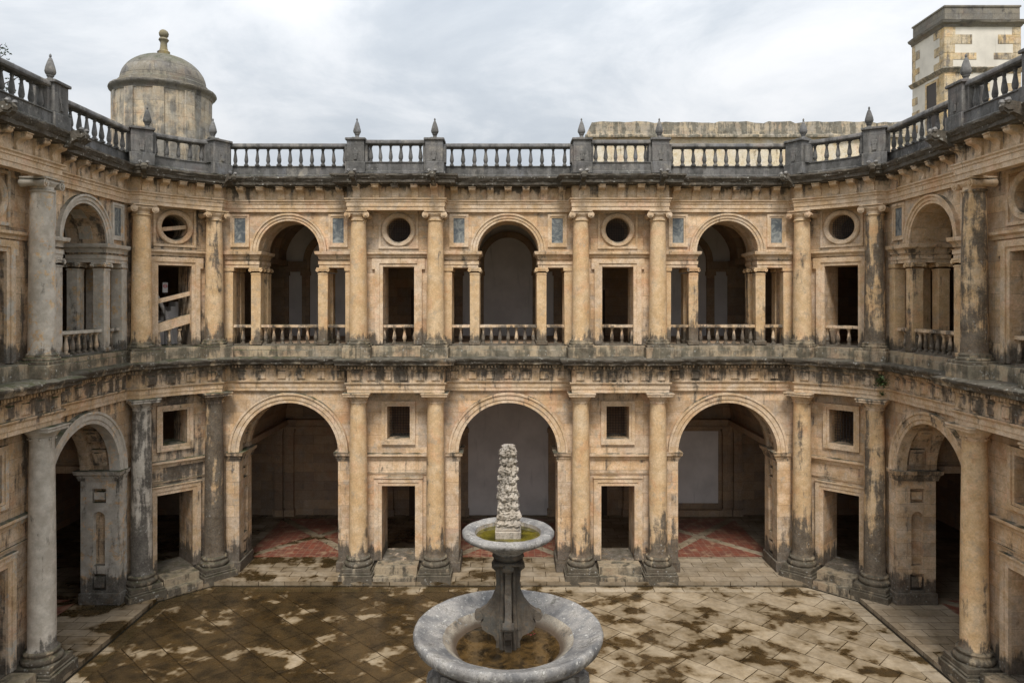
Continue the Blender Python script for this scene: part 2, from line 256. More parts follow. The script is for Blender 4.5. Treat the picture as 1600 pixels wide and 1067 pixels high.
# ------------------------------------------------------------ mesh helpers
class MB:
    def __init__(s): s.bm = bmesh.new()
    def f(s, pts):
        vs = [s.bm.verts.new(p) for p in pts]
        try: return s.bm.faces.new(vs)
        except ValueError: return None
    def box(s, x0, x1, y0, y1, z0, z1, bev=0):
        r = bmesh.ops.create_cube(s.bm, size=1)
        for v in r['verts']:
            v.co = Vector((x0+(v.co.x+.5)*(x1-x0), y0+(v.co.y+.5)*(y1-y0), z0+(v.co.z+.5)*(z1-z0)))
        if bev:
            es = {e for v in r['verts'] for e in v.link_edges}
            bmesh.ops.bevel(s.bm, geom=list(es), offset=bev, segments=1, affect='EDGES')
        return s
    def grid(s, rows, closed=False):
        n = len(rows[0]); V = [[s.bm.verts.new(p) for p in r] for r in rows]
        for i in range(len(rows)-1):
            for j in range(n if closed else n-1):
                a, b_, c, d = V[i][j], V[i][(j+1) % n], V[i+1][(j+1) % n], V[i+1][j]
                s.bm.faces.new((a, b_, c, d))
        return V
    def lathe(s, prof, cx=0, cy=0, seg=24, cz=0, jit=0):
        rows = []
        for (r, z) in prof:
            rows.append([(cx+max(r, .001)*math.cos(2*math.pi*j/seg), cy+max(r, .001)*math.sin(2*math.pi*j/seg), cz+z) for j in range(seg)])
        V = s.grid(rows, True)
        s.bm.faces.new(list(reversed(V[0]))); s.bm.faces.new(V[-1])
        return s
    def sweep(s, path, prof, step=None):
        pts = [Vector(p) for p in path]
        if step:
            q = [pts[0]]
            for a, b_ in zip(pts, pts[1:]):
                n = max(1, int((b_-a).length/step))
                for i in range(1, n+1): q.append(a.lerp(b_, i/n))
            pts = q
        rows = []
        for i, p in enumerate(pts):
            t1 = (p-pts[i-1]).normalized() if i else None
            t2 = (pts[i+1]-p).normalized() if i < len(pts)-1 else None
            t1 = t1 or t2; t2 = t2 or t1
            n1 = Vector((t1.y, -t1.x)); n2 = Vector((t2.y, -t2.x))
            m_ = (n1+n2)/(1+n1.dot(n2))
            rows.append([(p.x+m_.x*a, p.y+m_.y*a, z) for (a, z) in prof])
        V = s.grid(rows, True)
        s.bm.faces.new(V[0]); s.bm.faces.new(list(reversed(V[-1])))
        return s
    def arc(s, cu, zc, prof, n=28, a0=0, a1=math.pi):
        rows = []
        for i in range(n+1):
            a = a0+(a1-a0)*i/n
            rows.append([(cu+r*math.cos(a), d, zc+r*math.sin(a)) for (r, d) in prof])
        full = abs(a1-a0-2*math.pi) < 1e-6
        V = s.grid(rows, True)
        if not full: s.bm.faces.new(V[0]); s.bm.faces.new(list(reversed(V[-1])))
        return s
    def archcell(s, c, r, zs, ztop, d0, d1, n=28):
        A = [(c+r*math.cos(math.pi*i/n), zs+r*math.sin(math.pi*i/n)) for i in range(n+1)]
        for (u1, z1), (u2, z2) in zip(A, A[1:]):
            s.f([(u1, d0, z1), (u1, d0, ztop), (u2, d0, ztop), (u2, d0, z2)])
            s.f([(u1, d1, z1), (u2, d1, z2), (u2, d1, ztop), (u1, d1, ztop)])
            s.f([(u1, d0, z1), (u2, d0, z2), (u2, d1, z2), (u1, d1, z1)])
            s.f([(u1, d0, ztop), (u1, d1, ztop), (u2, d1, ztop), (u2, d0, ztop)])
        return s
    def circcell(s, c, zc, h, r, d0, d1, n=40):
        def sq(a):
            x, y = math.cos(a), math.sin(a); k_ = h/max(abs(x), abs(y)); return (c+x*k_, zc+y*k_)
        for i in range(n):
            a, b_ = 2*math.pi*i/n, 2*math.pi*(i+1)/n
            p1, p2 = (c+r*math.cos(a), zc+r*math.sin(a)), (c+r*math.cos(b_), zc+r*math.sin(b_)); q1, q2 = sq(a), sq(b_)
            s.f([(p1[0], d0, p1[1]), (q1[0], d0, q1[1]), (q2[0], d0, q2[1]), (p2[0], d0, p2[1])])
            s.f([(p1[0], d1, p1[1]), (p2[0], d1, p2[1]), (q2[0], d1, q2[1]), (q1[0], d1, q1[1])])
            s.f([(p1[0], d0, p1[1]), (p2[0], d0, p2[1]), (p2[0], d1, p2[1]), (p1[0], d1, p1[1])])
        return s
    def frame(s, cu, z0, z1, hw, w, d0, d1, bottom=True):
        s.box(cu-hw-w, cu-hw, d0, d1, z0-(w if bottom else 0), z1+w); s.box(cu+hw, cu+hw+w, d0, d1, z0-(w if bottom else 0), z1+w)
        s.box(cu-hw, cu+hw, d0, d1, z1, z1+w)
        if bottom: s.box(cu-hw, cu+hw, d0, d1, z0-w, z0)
        return s
    def tube(s, pts, rad, seg=8):
        rows = []
        pts = [Vector(p) for p in pts]
        for i, p in enumerate(pts):
            t = (pts[min(i+1, len(pts)-1)]-pts[max(i-1, 0)]).normalized()
            a = t.cross(Vector((0, 0, 1)));
            if a.length < .05: a = t.cross(Vector((0, 1, 0)))
            a.normalize(); b_ = t.cross(a); r = rad[i] if isinstance(rad, (list, tuple)) else rad
            rows.append([p+a*r*math.cos(2*math.pi*j/seg)+b_*r*math.sin(2*math.pi*j/seg) for j in range(seg)])
        V = s.grid(rows, True); s.bm.faces.new(V[0]); s.bm.faces.new(list(reversed(V[-1])))
        return s
    def extr(s, poly, w, axis='x', c=0):
        """polygon in (a,z) pushed out along x (or y) by +-w/2"""
        def P(a, z, o): return (c+o, a, z) if axis == 'x' else (a, c+o, z)
        n = len(poly)
        s.f([P(a, z, -w/2) for a, z in poly]); s.f([P(a, z, w/2) for a, z in reversed(poly)])
        for i in range(n):
            (a, z), (b_, y) = poly[i], poly[(i+1) % n]
            s.f([P(a, z, -w/2), P(a, z, w/2), P(b_, y, w/2), P(b_, y, -w/2)])
        return s
    def mesh(s, name, material, erode=0, freq=3.0, sharp=38, mat4=None, weld=True, off=(0, 0, 0)):
        if weld: bmesh.ops.remove_doubles(s.bm, verts=s.bm.verts, dist=1e-4)
        bmesh.ops.recalc_face_normals(s.bm, faces=s.bm.faces)
        if erode:
            for v in s.bm.verts:
                p = Vector(v.co)+Vector(off)
                a = noise.noise_vector(p*freq)+.6*noise.noise_vector(p*freq*2.7)
                v.co += Vector((a.x, a.y, a.z*.7))*erode
        if mat4: bmesh.ops.transform(s.bm, matrix=mat4, verts=s.bm.verts)
        me = bpy.data.meshes.new(name); s.bm.to_mesh(me); s.bm.free()
        me.materials.append(material); me.shade_smooth(); me.set_sharp_from_angle(angle=R(sharp))
        return me
def thing(name, label, cat, loc=(0, 0, 0), rot=0, group=None):
    o = bpy.data.objects.new(name, None); COL.objects.link(o); o.empty_display_size = .3
    o.location = loc; o.rotation_euler = (0, 0, rot); o['label'] = label; o['category'] = cat
    if group: o['group'] = group
    return o
def part(name, me, parent=None, loc=(0, 0, 0), rot=(0, 0, 0), col=(0, 0, 0), label=None):
    o = bpy.data.objects.new(name, me); COL.objects.link(o); o.parent = parent; o.location = loc; o.rotation_euler = rot
    o.color = (*col, 1)
    if label: o['label'] = label
    return o
def struct(name, me, loc=(0, 0, 0)):
    o = part(name, me, None, loc); o['kind'] = 'structure'; return o
def tag(o, label, cat, group=None):
    o['label'] = label; o['category'] = cat
    if group: o['group'] = group
    return o

# ------------------------------------------------------------ dimensions (metres; x along a wing, y into it, z up)
D0 = 28.1; HALF = 13.35; CY = D0-HALF
WD, T = .45, 1.3; WB = WD+T                # wall face and thickness
RA, ZA = 1.96, 4.83                        # lower arch
RU, ZU = 1.21, 12.79                       # upper arch
GB = 7.9                                   # back of the gallery
# shared meshes ------------------------------------------------
def lower_shaft():
    m = MB(); H = 6.28
    m.lathe([(.0, .0), (.40, 0), (.40, .05), (.37, .09), (.365, .2)] + [(.365-.055*(t**1.6), .2+(H-.3)*t) for t in [i/10 for i in range(1, 11)]] + [(.345, H-.09), (.345, H-.04), (.315, H-.02), (.315, H)], seg=32)
    return m.mesh('lower_shaft', M['column'], erode=.004, freq=4)
def lower_base():
    m = MB()
    m.box(-.66, .66, -.66, .5, -.64, -.28, .02); m.box(-.60, .60, -.60, .5, -.28, -.2, .02); m.box(-.56, .56, -.56, .5, -.2, -.05, .015)
    bm2 = m
    m.lathe([(.0, -.05), (.50, -.05), (.535, 0), (.545, .05), (.53, .10), (.49, .13), (.455, .15), (.45, .19), (.465, .21), (.475, .245), (.46, .28), (.42, .30), (.40, .31), (0, .31)], seg=32)
    bmesh.ops.subdivide_edges(m.bm, edges=[e for e in m.bm.edges if e.calc_length() > .3], cuts=4, use_grid_fill=True)
    return m.mesh('lower_base', M['pedestal'], erode=.016, freq=5)
def tuscan_cap():
    m = MB()
    m.lathe([(.0, 0), (.325, 0), (.325, .10), (.36, .12), (.36, .15), (.38, .17), (.43, .24), (.45, .28), (0, .28)], seg=32)
    m.box(-.50, .50, -.50, .50, .28, .36, .012); m.box(-.53, .53, -.53, .53, .36, .43, .015)
    for j in range(8):
        a = 2*math.pi*(j+.5)/8; m.box(.335*math.cos(a)-.03, .335*math.cos(a)+.03, .335*math.sin(a)-.03, .335*math.sin(a)+.03, .02, .08, .01)
    return m.mesh('tuscan_capital', M['trim'], erode=.006, freq=6)
def upper_shaft():
    m = MB(); H = 4.72
    m.lathe([(0, 0), (.39, 0), (.39, .03), (.355, .07), (.352, .15)] + [(.352-.06*(t**1.6), .15+(H-.25)*t) for t in [i/10 for i in range(1, 11)]] + [(.32, H-.08), (.335, H-.05), (.32, H-.02), (.295, H)], seg=32)
    return m.mesh('upper_shaft', M['column'], erode=.004, freq=4)
def upper_base():
    m = MB(); m.box(-.50, .50, -.5, .5, -.10, .02, .02)
    m.lathe([(0, .02), (.46, .02), (.475, .06), (.46, .10), (.42, .12), (.41, .15), (.425, .17), (.41, .19), (0, .19)], seg=32)
    return m.mesh('upper_base', M['pedestal'], erode=.012, freq=5)
def ionic_cap():
    m = MB()
    m.lathe([(0, -.02), (.30, -.02), (.30, .08), (.34, .12), (.37, .18), (.36, .2), (0, .2)], seg=28)
    m.box(-.36, .36, -.35, .35, .17, .27, .02); m.box(-.41, .41, -.40, .40, .27, .33, .015)
    for sx in (-1, 1):
        for a, b_, r in ((-.36, .36, .125), (-.40, .40, .075), (-.42, .42, .04)):
            rows = [[(sx*.36+r*math.cos(2*math.pi*j/18), y, .15+r*math.sin(2*math.pi*j/18)) for j in range(18)] for y in (a, a*.35, b_*.35, b_)]
            if r == .125: rows = [rows[0], [(sx*.36+(p[0]-sx*.36)*.78, p[1], .15+(p[2]-.15)*.78) for p in rows[1]], [(sx*.36+(p[0]-sx*.36)*.78, p[1], .15+(p[2]-.15)*.78) for p in rows[2]], rows[3]]
            V = m.grid(rows, True); m.bm.faces.new(V[0]); m.bm.faces.new(V[-1])
    return m.mesh('ionic_capital', M['trim'], erode=.005, freq=6)
def baluster(h, r, material):
    m = MB(); b_ = r*.95
    m.box(-b_, b_, -b_, b_, 0, h*.08, .006)
    m.lathe([(0, h*.08), (r*.75, h*.08), (r*.8, h*.12), (r*.6, h*.16), (r*.85, h*.22), (r*1.0, h*.32), (r*.92, h*.42), (r*.62, h*.66), (r*.48, h*.80), (r*.52, h*.84), (r*.72, h*.87), (r*.5, h*.90), (r*.65, h*.93), (0, h*.93)], seg=12)
    m.box(-b_*.85, b_*.85, -b_*.85, b_*.85, h*.93, h, .005)
    return m.mesh('baluster', material, erode=.003, freq=9)
def finial():
    m = MB(); m.box(-.2, .2, -.2, .2, 0, .05, .01)
    m.lathe([(0, .05), (.13, .05), (.075, .09), (.07, .15), (.10, .18), (.09, .20), (.13, .25), (.15, .31), (.13, .42), (.085, .58), (.045, .69), (.022, .72), (.036, .75), (.03, .79), (.01, .82), (0, .83)], seg=16)
    return m.mesh('finial', M['parapet'], erode=.006, freq=8)
def bracket():
    m = MB()
    m.extr([(0, 0), (-.06, .0), (-.085, .05), (-.08, .11), (-.06, .16), (-.08, .24), (-.15, .31), (-.24, .33), (-.30, .36), (-.33, .40), (-.33, .455), (0, .455)], .26)
    m.box(-.15, .15, -.36, 0, .455, .50, .008)
    return m.mesh('bracket', M['bracket'], erode=.006, freq=7)
def gargoyle():
    m = MB()
    m.extr([(0.1, -.30), (-.10, -.27), (-.2, -.14), (-.36, -.06), (-.50, -.10), (-.60, -.04), (-.62, .08), (-.54, .18), (-.40, .2), (-.15, .16), (.1, .18)], .17)
    m.extr([(-.38, -.02), (-.52, -.03), (-.60, .04), (-.57, .12), (-.44, .14), (-.34, .08)], .25)
    bmesh.ops.subdivide_edges(m.bm, edges=[e for e in m.bm.edges if e.calc_length() > .16], cuts=1)
    g = m.mesh('gargoyle', M['cornice'], erode=.016, freq=6)
    n = MB()
    for sx in (-1, 1):
        n.lathe([(0, -.075), (.05, -.06), (.075, 0), (.05, .06), (0, .075)], cx=sx*.115, cy=-.52, cz=.2, seg=12)
    return g, n.mesh('gargoyle_scroll', M['basin'], erode=.012, freq=8)
MESH = dict(ls=lower_shaft(), lb=lower_base(), tc=tuscan_cap(), us=upper_shaft(), ub=upper_base(), ic=ionic_cap(),
            bp=baluster(.70, .085, M['parapet']), bl=baluster(.63, .08, M['trim']), fin=finial(), br=bracket())
MESH['gg'], MESH['gs'] = gargoyle()

# dirt of individual columns: (dirt, grey, dark foot)
rc = random.Random(3)
def lower_column(par, u, col, d=0):
    o = part('column', MESH['ls'], par, (u, d, .60+.31), (0, 0, rc.uniform(0, 6)), col)
    part('column_base', MESH['lb'], par, (u, d, .64), (0, 0, 0), (.12, .1, .3)); b_ = COL.objects[-1]
    c = part('capital', MESH['tc'], par, (u, d, 6.87), (0, 0, 0), (col[0]*.7, col[1], 0))
    for x in (b_, c):                      # base and capital belong to the column
        w = Matrix.Translation(o.location) @ o.rotation_euler.to_matrix().to_4x4()
        x.parent = o; x.matrix_parent_inverse = w.inverted()
    return o
def upper_column(par, u, col, d=0):
    o = part('column', MESH['us'], par, (u, d, 9.30), (0, 0, rc.uniform(0, 6)), col)
    b_ = part('column_base', MESH['ub'], par, (u, d, 9.13), (0, 0, 0), (.1, .1, 0))
    c = part('capital', MESH['ic'], par, (u, d, 14.02), (0, 0, 0), (0, col[1], 0))
    w = Matrix.Translation(o.location) @ o.rotation_euler.to_matrix().to_4x4()
    for x in (b_, c): x.parent = o; x.matrix_parent_inverse = w.inverted()
    return o

# profiles ------------------------------------------------
ARCHL = [(-.3, 7.30), (.0, 7.30), (.0, 7.44), (.025, 7.445), (.025, 7.60), (.06, 7.62), (.09, 7.66), (.09, 7.70), (-.3, 7.70)]
FRIEZL = [(-.3, 7.70), (.0, 7.70), (.0, 8.15), (.05, 8.17), (.05, 8.20), (-.3, 8.20)]
CORNL = [(-.4, 8.20), (.05, 8.20), (.07, 8.30), (.15, 8.33), (.16, 8.36), (.38, 8.39), (.40, 8.48), (.43, 8.50), (.46, 8.56), (.46, 8.60), (.30, 8.65), (-.4, 8.67)]
ARCHU = [(-.3, 14.35), (.0, 14.35), (.0, 14.49), (.025, 14.495), (.025, 14.65), (.055, 14.67), (.055, 14.73), (.10, 14.77), (.10, 14.81), (-.3, 14.81)]
FRIEZU = [(-.3, 14.81), (.0, 14.81), (.0, 15.3), (-.3, 15.3)]
CORNU = [(-.4, 15.30), (.34, 15.31), (.36, 15.34), (.44, 15.36), (.45, 15.47), (.49, 15.50), (.51, 15.56), (.55, 15.60), (.55, 15.66), (.2, 15.72), (-.4, 15.72)]
ATTIC = [(-.35, 15.72), (.05, 15.72), (.05, 15.80), (.0, 15.83), (.0, 16.12), (.035, 16.14), (.035, 16.17), (-.35, 16.17)]
RAIL = [(-.15, 16.86), (.15, 16.86), (.19, 16.90), (.19, 16.97), (.15, 17.03), (-.15, 17.03), (-.19, 16.97), (-.19, 16.90)]
DA, DP = .34, -.32                         # entablature face over arch bays / over column pairs

def dentils(m, path, z0, z1, w=.06, gap=.125, p=.13):
    """one toothed course along the path"""
    pts = []
    for a, b_ in zip(path, path[1:]):
        a, b_ = Vector(a), Vector(b_); L = (b_-a).length; t = (b_-a)/L; n = Vector((t.y, -t.x)); q = int(L/gap) if L > .3 else 0
        pts.append(a)
        for i in range(q):
            c = a+t*(i+.5)*L/q
            P = [c-t*w/2, c-t*w/2+n*p, c+t*w/2+n*p, c+t*w/2]; pts += P
            m.f([(v.x, v.y, z0) for v in P]); m.f([(v.x, v.y, z1) for v in P])
        pts.append(b_)
    for a, b_ in zip(pts, pts[1:]):
        if (b_-a).length > 1e-5: m.f([(a.x, a.y, z0), (b_.x, b_.y, z0), (b_.x, b_.y, z1), (a.x, a.y, z1)])
def blocks_on(m, path, n, z0, z1, w, p):
    """n square blocks standing proud of one straight stretch"""
    a, b_ = Vector(path[0]), Vector(path[1]); t = (b_-a).normalized(); nn_ = Vector((t.y, -t.x))
    for i in range(n):
        c = a.lerp(b_, (i+.5)/n); P = [c-t*w/2, c+t*w/2, c+t*w/2+nn_*p, c-t*w/2+nn_*p]
        Q = [P[0], P[1], P[2]-t*.03, P[3]+t*.03]
        m.f([(Q[2].x, Q[2].y, z0+.03), (Q[3].x, Q[3].y, z0+.03), (Q[3].x, Q[3].y, z1-.03), (Q[2].x, Q[2].y, z1-.03)])
        m.f([(Q[0].x, Q[0].y, z0), (Q[3].x, Q[3].y, z0+.03), (Q[3].x, Q[3].y, z1-.03), (Q[0].x, Q[0].y, z1)])
        m.f([(Q[1].x, Q[1].y, z0), (Q[2].x, Q[2].y, z0+.03), (Q[2].x, Q[2].y, z1-.03), (Q[1].x, Q[1].y, z1)])
        m.f([(Q[0].x, Q[0].y, z0), (Q[1].x, Q[1].y, z0), (Q[2].x, Q[2].y, z0+.03), (Q[3].x, Q[3].y, z0+.03)])
        m.f([(Q[0].x, Q[0].y, z1), (Q[1].x, Q[1].y, z1), (Q[2].x, Q[2].y, z1-.03), (Q[3].x, Q[3].y, z1-.03)])

def entablatures(par, path, stretches, dz=0):
    z = lambda prof: [(p, q+dz) for p, q in prof]
    m = MB(); m.sweep(path, z(ARCHL), .25); part('lower_architrave', m.mesh('lower_architrave', M['trim'], erode=.008), par)
    m = MB(); m.sweep(path, z(FRIEZL), .3)
    for a, b_, n1, n2 in stretches: blocks_on(m, (a, b_), n1, 7.76+dz, 8.10+dz, .34, .05)
    part('lower_frieze', m.mesh('lower_frieze', M['trim'], erode=.006), par, col=(.14, .1, 0))
    m = MB(); dentils(m, path, 8.22+dz, 8.31+dz); part('dentil_course', m.mesh('dentil_course', M['trim']), par)
    m = MB(); m.sweep(path, z(CORNL), .11); part('lower_cornice', m.mesh('lower_cornice', M['cornice'], erode=.040, freq=5.0), par)
    m = MB(); m.sweep(path, z(ARCHU), .25); part('upper_architrave', m.mesh('upper_architrave', M['trim'], erode=.008), par)
    m = MB(); m.sweep(path, z(FRIEZU), .3); part('upper_frieze', m.mesh('upper_frieze', M['trim'], erode=.006), par)
    m = MB(); m.sweep(path, z(CORNU), .11); part('upper_cornice', m.mesh('upper_cornice', M['cornice'], erode=.038, freq=5.0), par, col=(.25, 0, 0))
    for a, b_, n1, n2 in stretches:
        a, b_ = Vector(a), Vector(b_); t = (b_-a).normalized(); ang = math.atan2(t.y, t.x)
        for i in range(n2):
            c = a.lerp(b_, (i+.5)/n2)
            part('bracket', MESH['br'], par, (c.x, c.y, 14.815+dz), (0, 0, ang), (rc.uniform(0, .25), 0, 0))

def pair_openings(ml, mu, p, ul, ur):
    """wall boxes of one pair bay from ul to ur round its openings"""
    ml.box(ul, p-.66, WD, WB, 0, 8.64); ml.box(p+.66, ur, WD, WB, 0, 8.64)
    ml.box(p-.66, p+.66, WD, WB, 0, .60); ml.box(p-.66, p+.66, WD, WB, 3.53, 5.38); ml.box(p-.66, p+.66, WD, WB, 6.67, 8.64)
    ml.box(p-.66, p-.45, WD, WB, 5.38, 6.67); ml.box(p+.45, p+.66, WD, WB, 5.38, 6.67)
    mu.box(ul, p-.62, WD, WB, 8.64, 15.7); mu.box(p+.62, ur, WD, WB, 8.64, 15.7)
    mu.box(p-.62, p+.62, WD, WB, 8.64, 9.13); mu.box(p-.62, p+.62, WD, WB, 12.2, 13.04); mu.box(p-.62, p+.62, WD, WB, 14.28, 15.7)
    mu.circcell(p, 13.66, .62, .48, WD, WB)
def pair_trim(par, p, ca, cb, stair=False, colr=(0, 0, 0)):
    wa, wb = ca+.30, cb-.30
    m = MB(); m.frame(p, .60, 3.53, .66, .14, WD-.07, WD+.02, False); m.frame(p, .60, 3.67, .80, .16, WD-.10, WD+.02, False)
    m.box(p-.98, p+.98, WD-.14, WD, 3.83, 3.90, .01)
    part('door_frame', m.mesh('door_frame', M['trim'], erode=.005), par, col=colr)
    m = MB(); m.frame(p, 5.38, 6.67, .45, .09, WD-.05, WD+.02); m.frame(p, 5.29, 6.76, .54, .13, WD-.09, WD+.02)
    w = part('window', m.mesh('window', M['trim'], erode=.004), par, col=colr)
    g = MB()
    for i in range(1, 8): g.box(p-.45+.9*i/8-.008, p-.45+.9*i/8+.008, WD+.5, WD+.52, 5.38, 6.67)
    for i in range(1, 12): g.box(p-.45, p+.45, WD+.505, WD+.515, 5.38+1.29*i/12-.007, 5.38+1.29*i/12+.007)
    if not stair: part('window_grille', g.mesh('window_grille', M['iron']), w)
    else: g.bm.free()
    m = MB(); m.sweep([(wa-.3, WD), (wb+.3, WD)], [(-.1, 4.55), (.04, 4.55), (.06, 4.62), (.12, 4.70), (.16, 4.72), (.16, 4.80), (-.1, 4.84)], .2)
    m.sweep([(wa-.3, WD), (wb+.3, WD)], [(-.1, 3.98), (.03, 3.98), (.05, 4.04), (-.1, 4.06)])
    part('string_course', m.mesh('string_course', M['trim'], erode=.006), par, col=colr)
    # upper opening
    m = MB(); m.frame(p, 9.13, 12.2, .62, .13, WD-.06, WD+.02, False); m.frame(p, 9.13, 12.33, .75, .18, WD-.10, WD+.02, False)
    m.box(p-1.05, p-.93, WD-.10, WD, 12.1, 12.51); m.box(p+.93, p+1.05, WD-.10, WD, 12.1, 12.51)
    m.box(p-.93, p+.93, WD-.06, WD, 8.67, 9.10)
    part('door_frame', m.mesh('upper_door_frame', M['trim'], erode=.005), par, col=colr)
    m = MB(); m.sweep([(wa-.3, WD), (wb+.3, WD)], [(-.1, 12.56), (.05, 12.56), (.07, 12.64), (.15, 12.70), (.15, 12.78), (-.1, 12.82)], .2)
    part('string_course', m.mesh('upper_string_course', M['trim'], erode=.006), par, col=colr)
    m = MB(); m.arc(p, 13.66, [(.48, WD-.03), (.53, WD-.09), (.64, WD-.09), (.68, WD-.05), (.68, WD+.02), (.48, WD+.02)], 40, 0, 2*math.pi)
    m.frame(p, 13.0, 14.32, .70, .09, WD-.05, WD+.01)
    oc = part('oculus', m.mesh('oculus', M['trim'], erode=.004), par, col=colr)
    if not stair:
        g = MB()
        for i in range(1, 14):
            x = -.48+.96*i/14; h = math.sqrt(.48**2-x*x)
            g.box(p+x-.006, p+x+.006, WD+.3, WD+.315, 13.66-h, 13.66+h); g.box(p-h, p+h, WD+.303, WD+.312, 13.66+x-.006, 13.66+x+.006)
        part('oculus_grille', g.mesh('oculus_grille', M['iron']), oc)
        m = MB(); m.box(p-.62, p+.62, WD+.06, WD+.34, 9.78, 9.90, .015); m.box(p-.62, p+.62, WD+.08, WD+.32, 9.10, 9.15)
        b_ = part('balustrade', m.mesh('window_rail', M['trim'], erode=.006), par, col=(.3, .2, 0))
        for i in range(4): part('baluster', MESH['bl'], b_, (p-.6+.4*i, WD+.2, 9.15), (0, 0, 0), (.1, .2, 0))
    # steps between the pedestals
    m = MB(); m.box(ca+.68, cb-.68, -.30, WD-.001, 0.01, .575, .02); m.box(ca+.68, cb-.68, -.66, -.30, 0.01, .30, .02)
    part('steps', m.mesh('steps', M['pedestal'], erode=.01, freq=2), par, col=(-.2, 0, 0))
    # upper plinth between the columns
    m = MB(); m.box(ca+.50, cb-.5, .05, WD-.001, 8.66, 9.09, .02); part('plinth', m.mesh('pair_plinth', M['plinth'], erode=.01), par)
def upper_pedestal(par, u):
    m = MB(); m.box(-.54, .54, -.52, .46, 8.60, 9.05, .02)
    bmesh.ops.subdivide_edges(m.bm, edges=[e for e in m.bm.edges if e.calc_length() > .2], cuts=4, use_grid_fill=True)
    part('plinth', m.mesh('upper_pedestal', M['plinth'], erode=.022, freq=3.5, off=(u, 0, 0)), par, (u, 0, 0), col=(.1, 0, 0))
def pier(par, u, d=-.05, rot=0, w=.33, fx=0):
    m = MB(); m.box(-w, w, -.30, .42, 15.74, 17.02, .01); m.box(-w-.05, w+.05, -.35, .47, 15.73, 16.16, .012); m.box(-w-.06, w+.06, -.36, .48, 17.0, 17.09, .015)
    m.box(-w-.11, -w, -.18, .22, 16.16, 16.86); m.box(w, w+.11, -.18, .22, 16.16, 16.86)
    m.box(-.10, .10, -.325, -.30, 16.45, 16.62, .01); m.box(-.07, .07, -.34, -.30, 16.25, 16.45, .01)
    o = part('parapet_pier', m.mesh('parapet_pier', M['parapet'], erode=.005), par, (u, d, 0), (0, 0, rot))
    part('finial', MESH['fin'], o, (fx, .02, 17.09), (0, 0, rc.uniform(0, 6)))
    return o
def gargoyle_at(par, u, d, rot=0):
    g = part('gargoyle', MESH['gg'], par, (u, d, 15.52), (0, 0, rot), (.2, 0, 0)); part('gargoyle_scroll', MESH['gs'], g)
def parapet(par, pts, n, dz=0):
    """attic course, rail and n balusters along a polyline"""
    m = MB(); m.sweep(pts, [(p, z+dz) for p, z in RAIL], .5); r = part('parapet_balustrade', m.mesh('parapet_rail', M['parapet'], erode=.008), par)
    P = [Vector(p) for p in pts]; Ls = [(b_-a).length for a, b_ in zip(P, P[1:])]; L = sum(Ls)
    for i in range(n):
        s = L*(i+.5)/n; j = 0
        while s > Ls[j]: s -= Ls[j]; j += 1
        c = P[j].lerp(P[j+1], s/Ls[j]); t = P[j+1]-P[j]
        b_ = part('baluster', MESH['bp'], r, (c.x, c.y, 16.165), (rc.gauss(0, .012), rc.gauss(0, .012), math.atan2(t.y, t.x)+rc.gauss(0, .06)), (rc.uniform(-.25, .35), 0, 0)); q_ = rc.uniform(.9, 1.07); b_.scale = (q_, q_, 1)

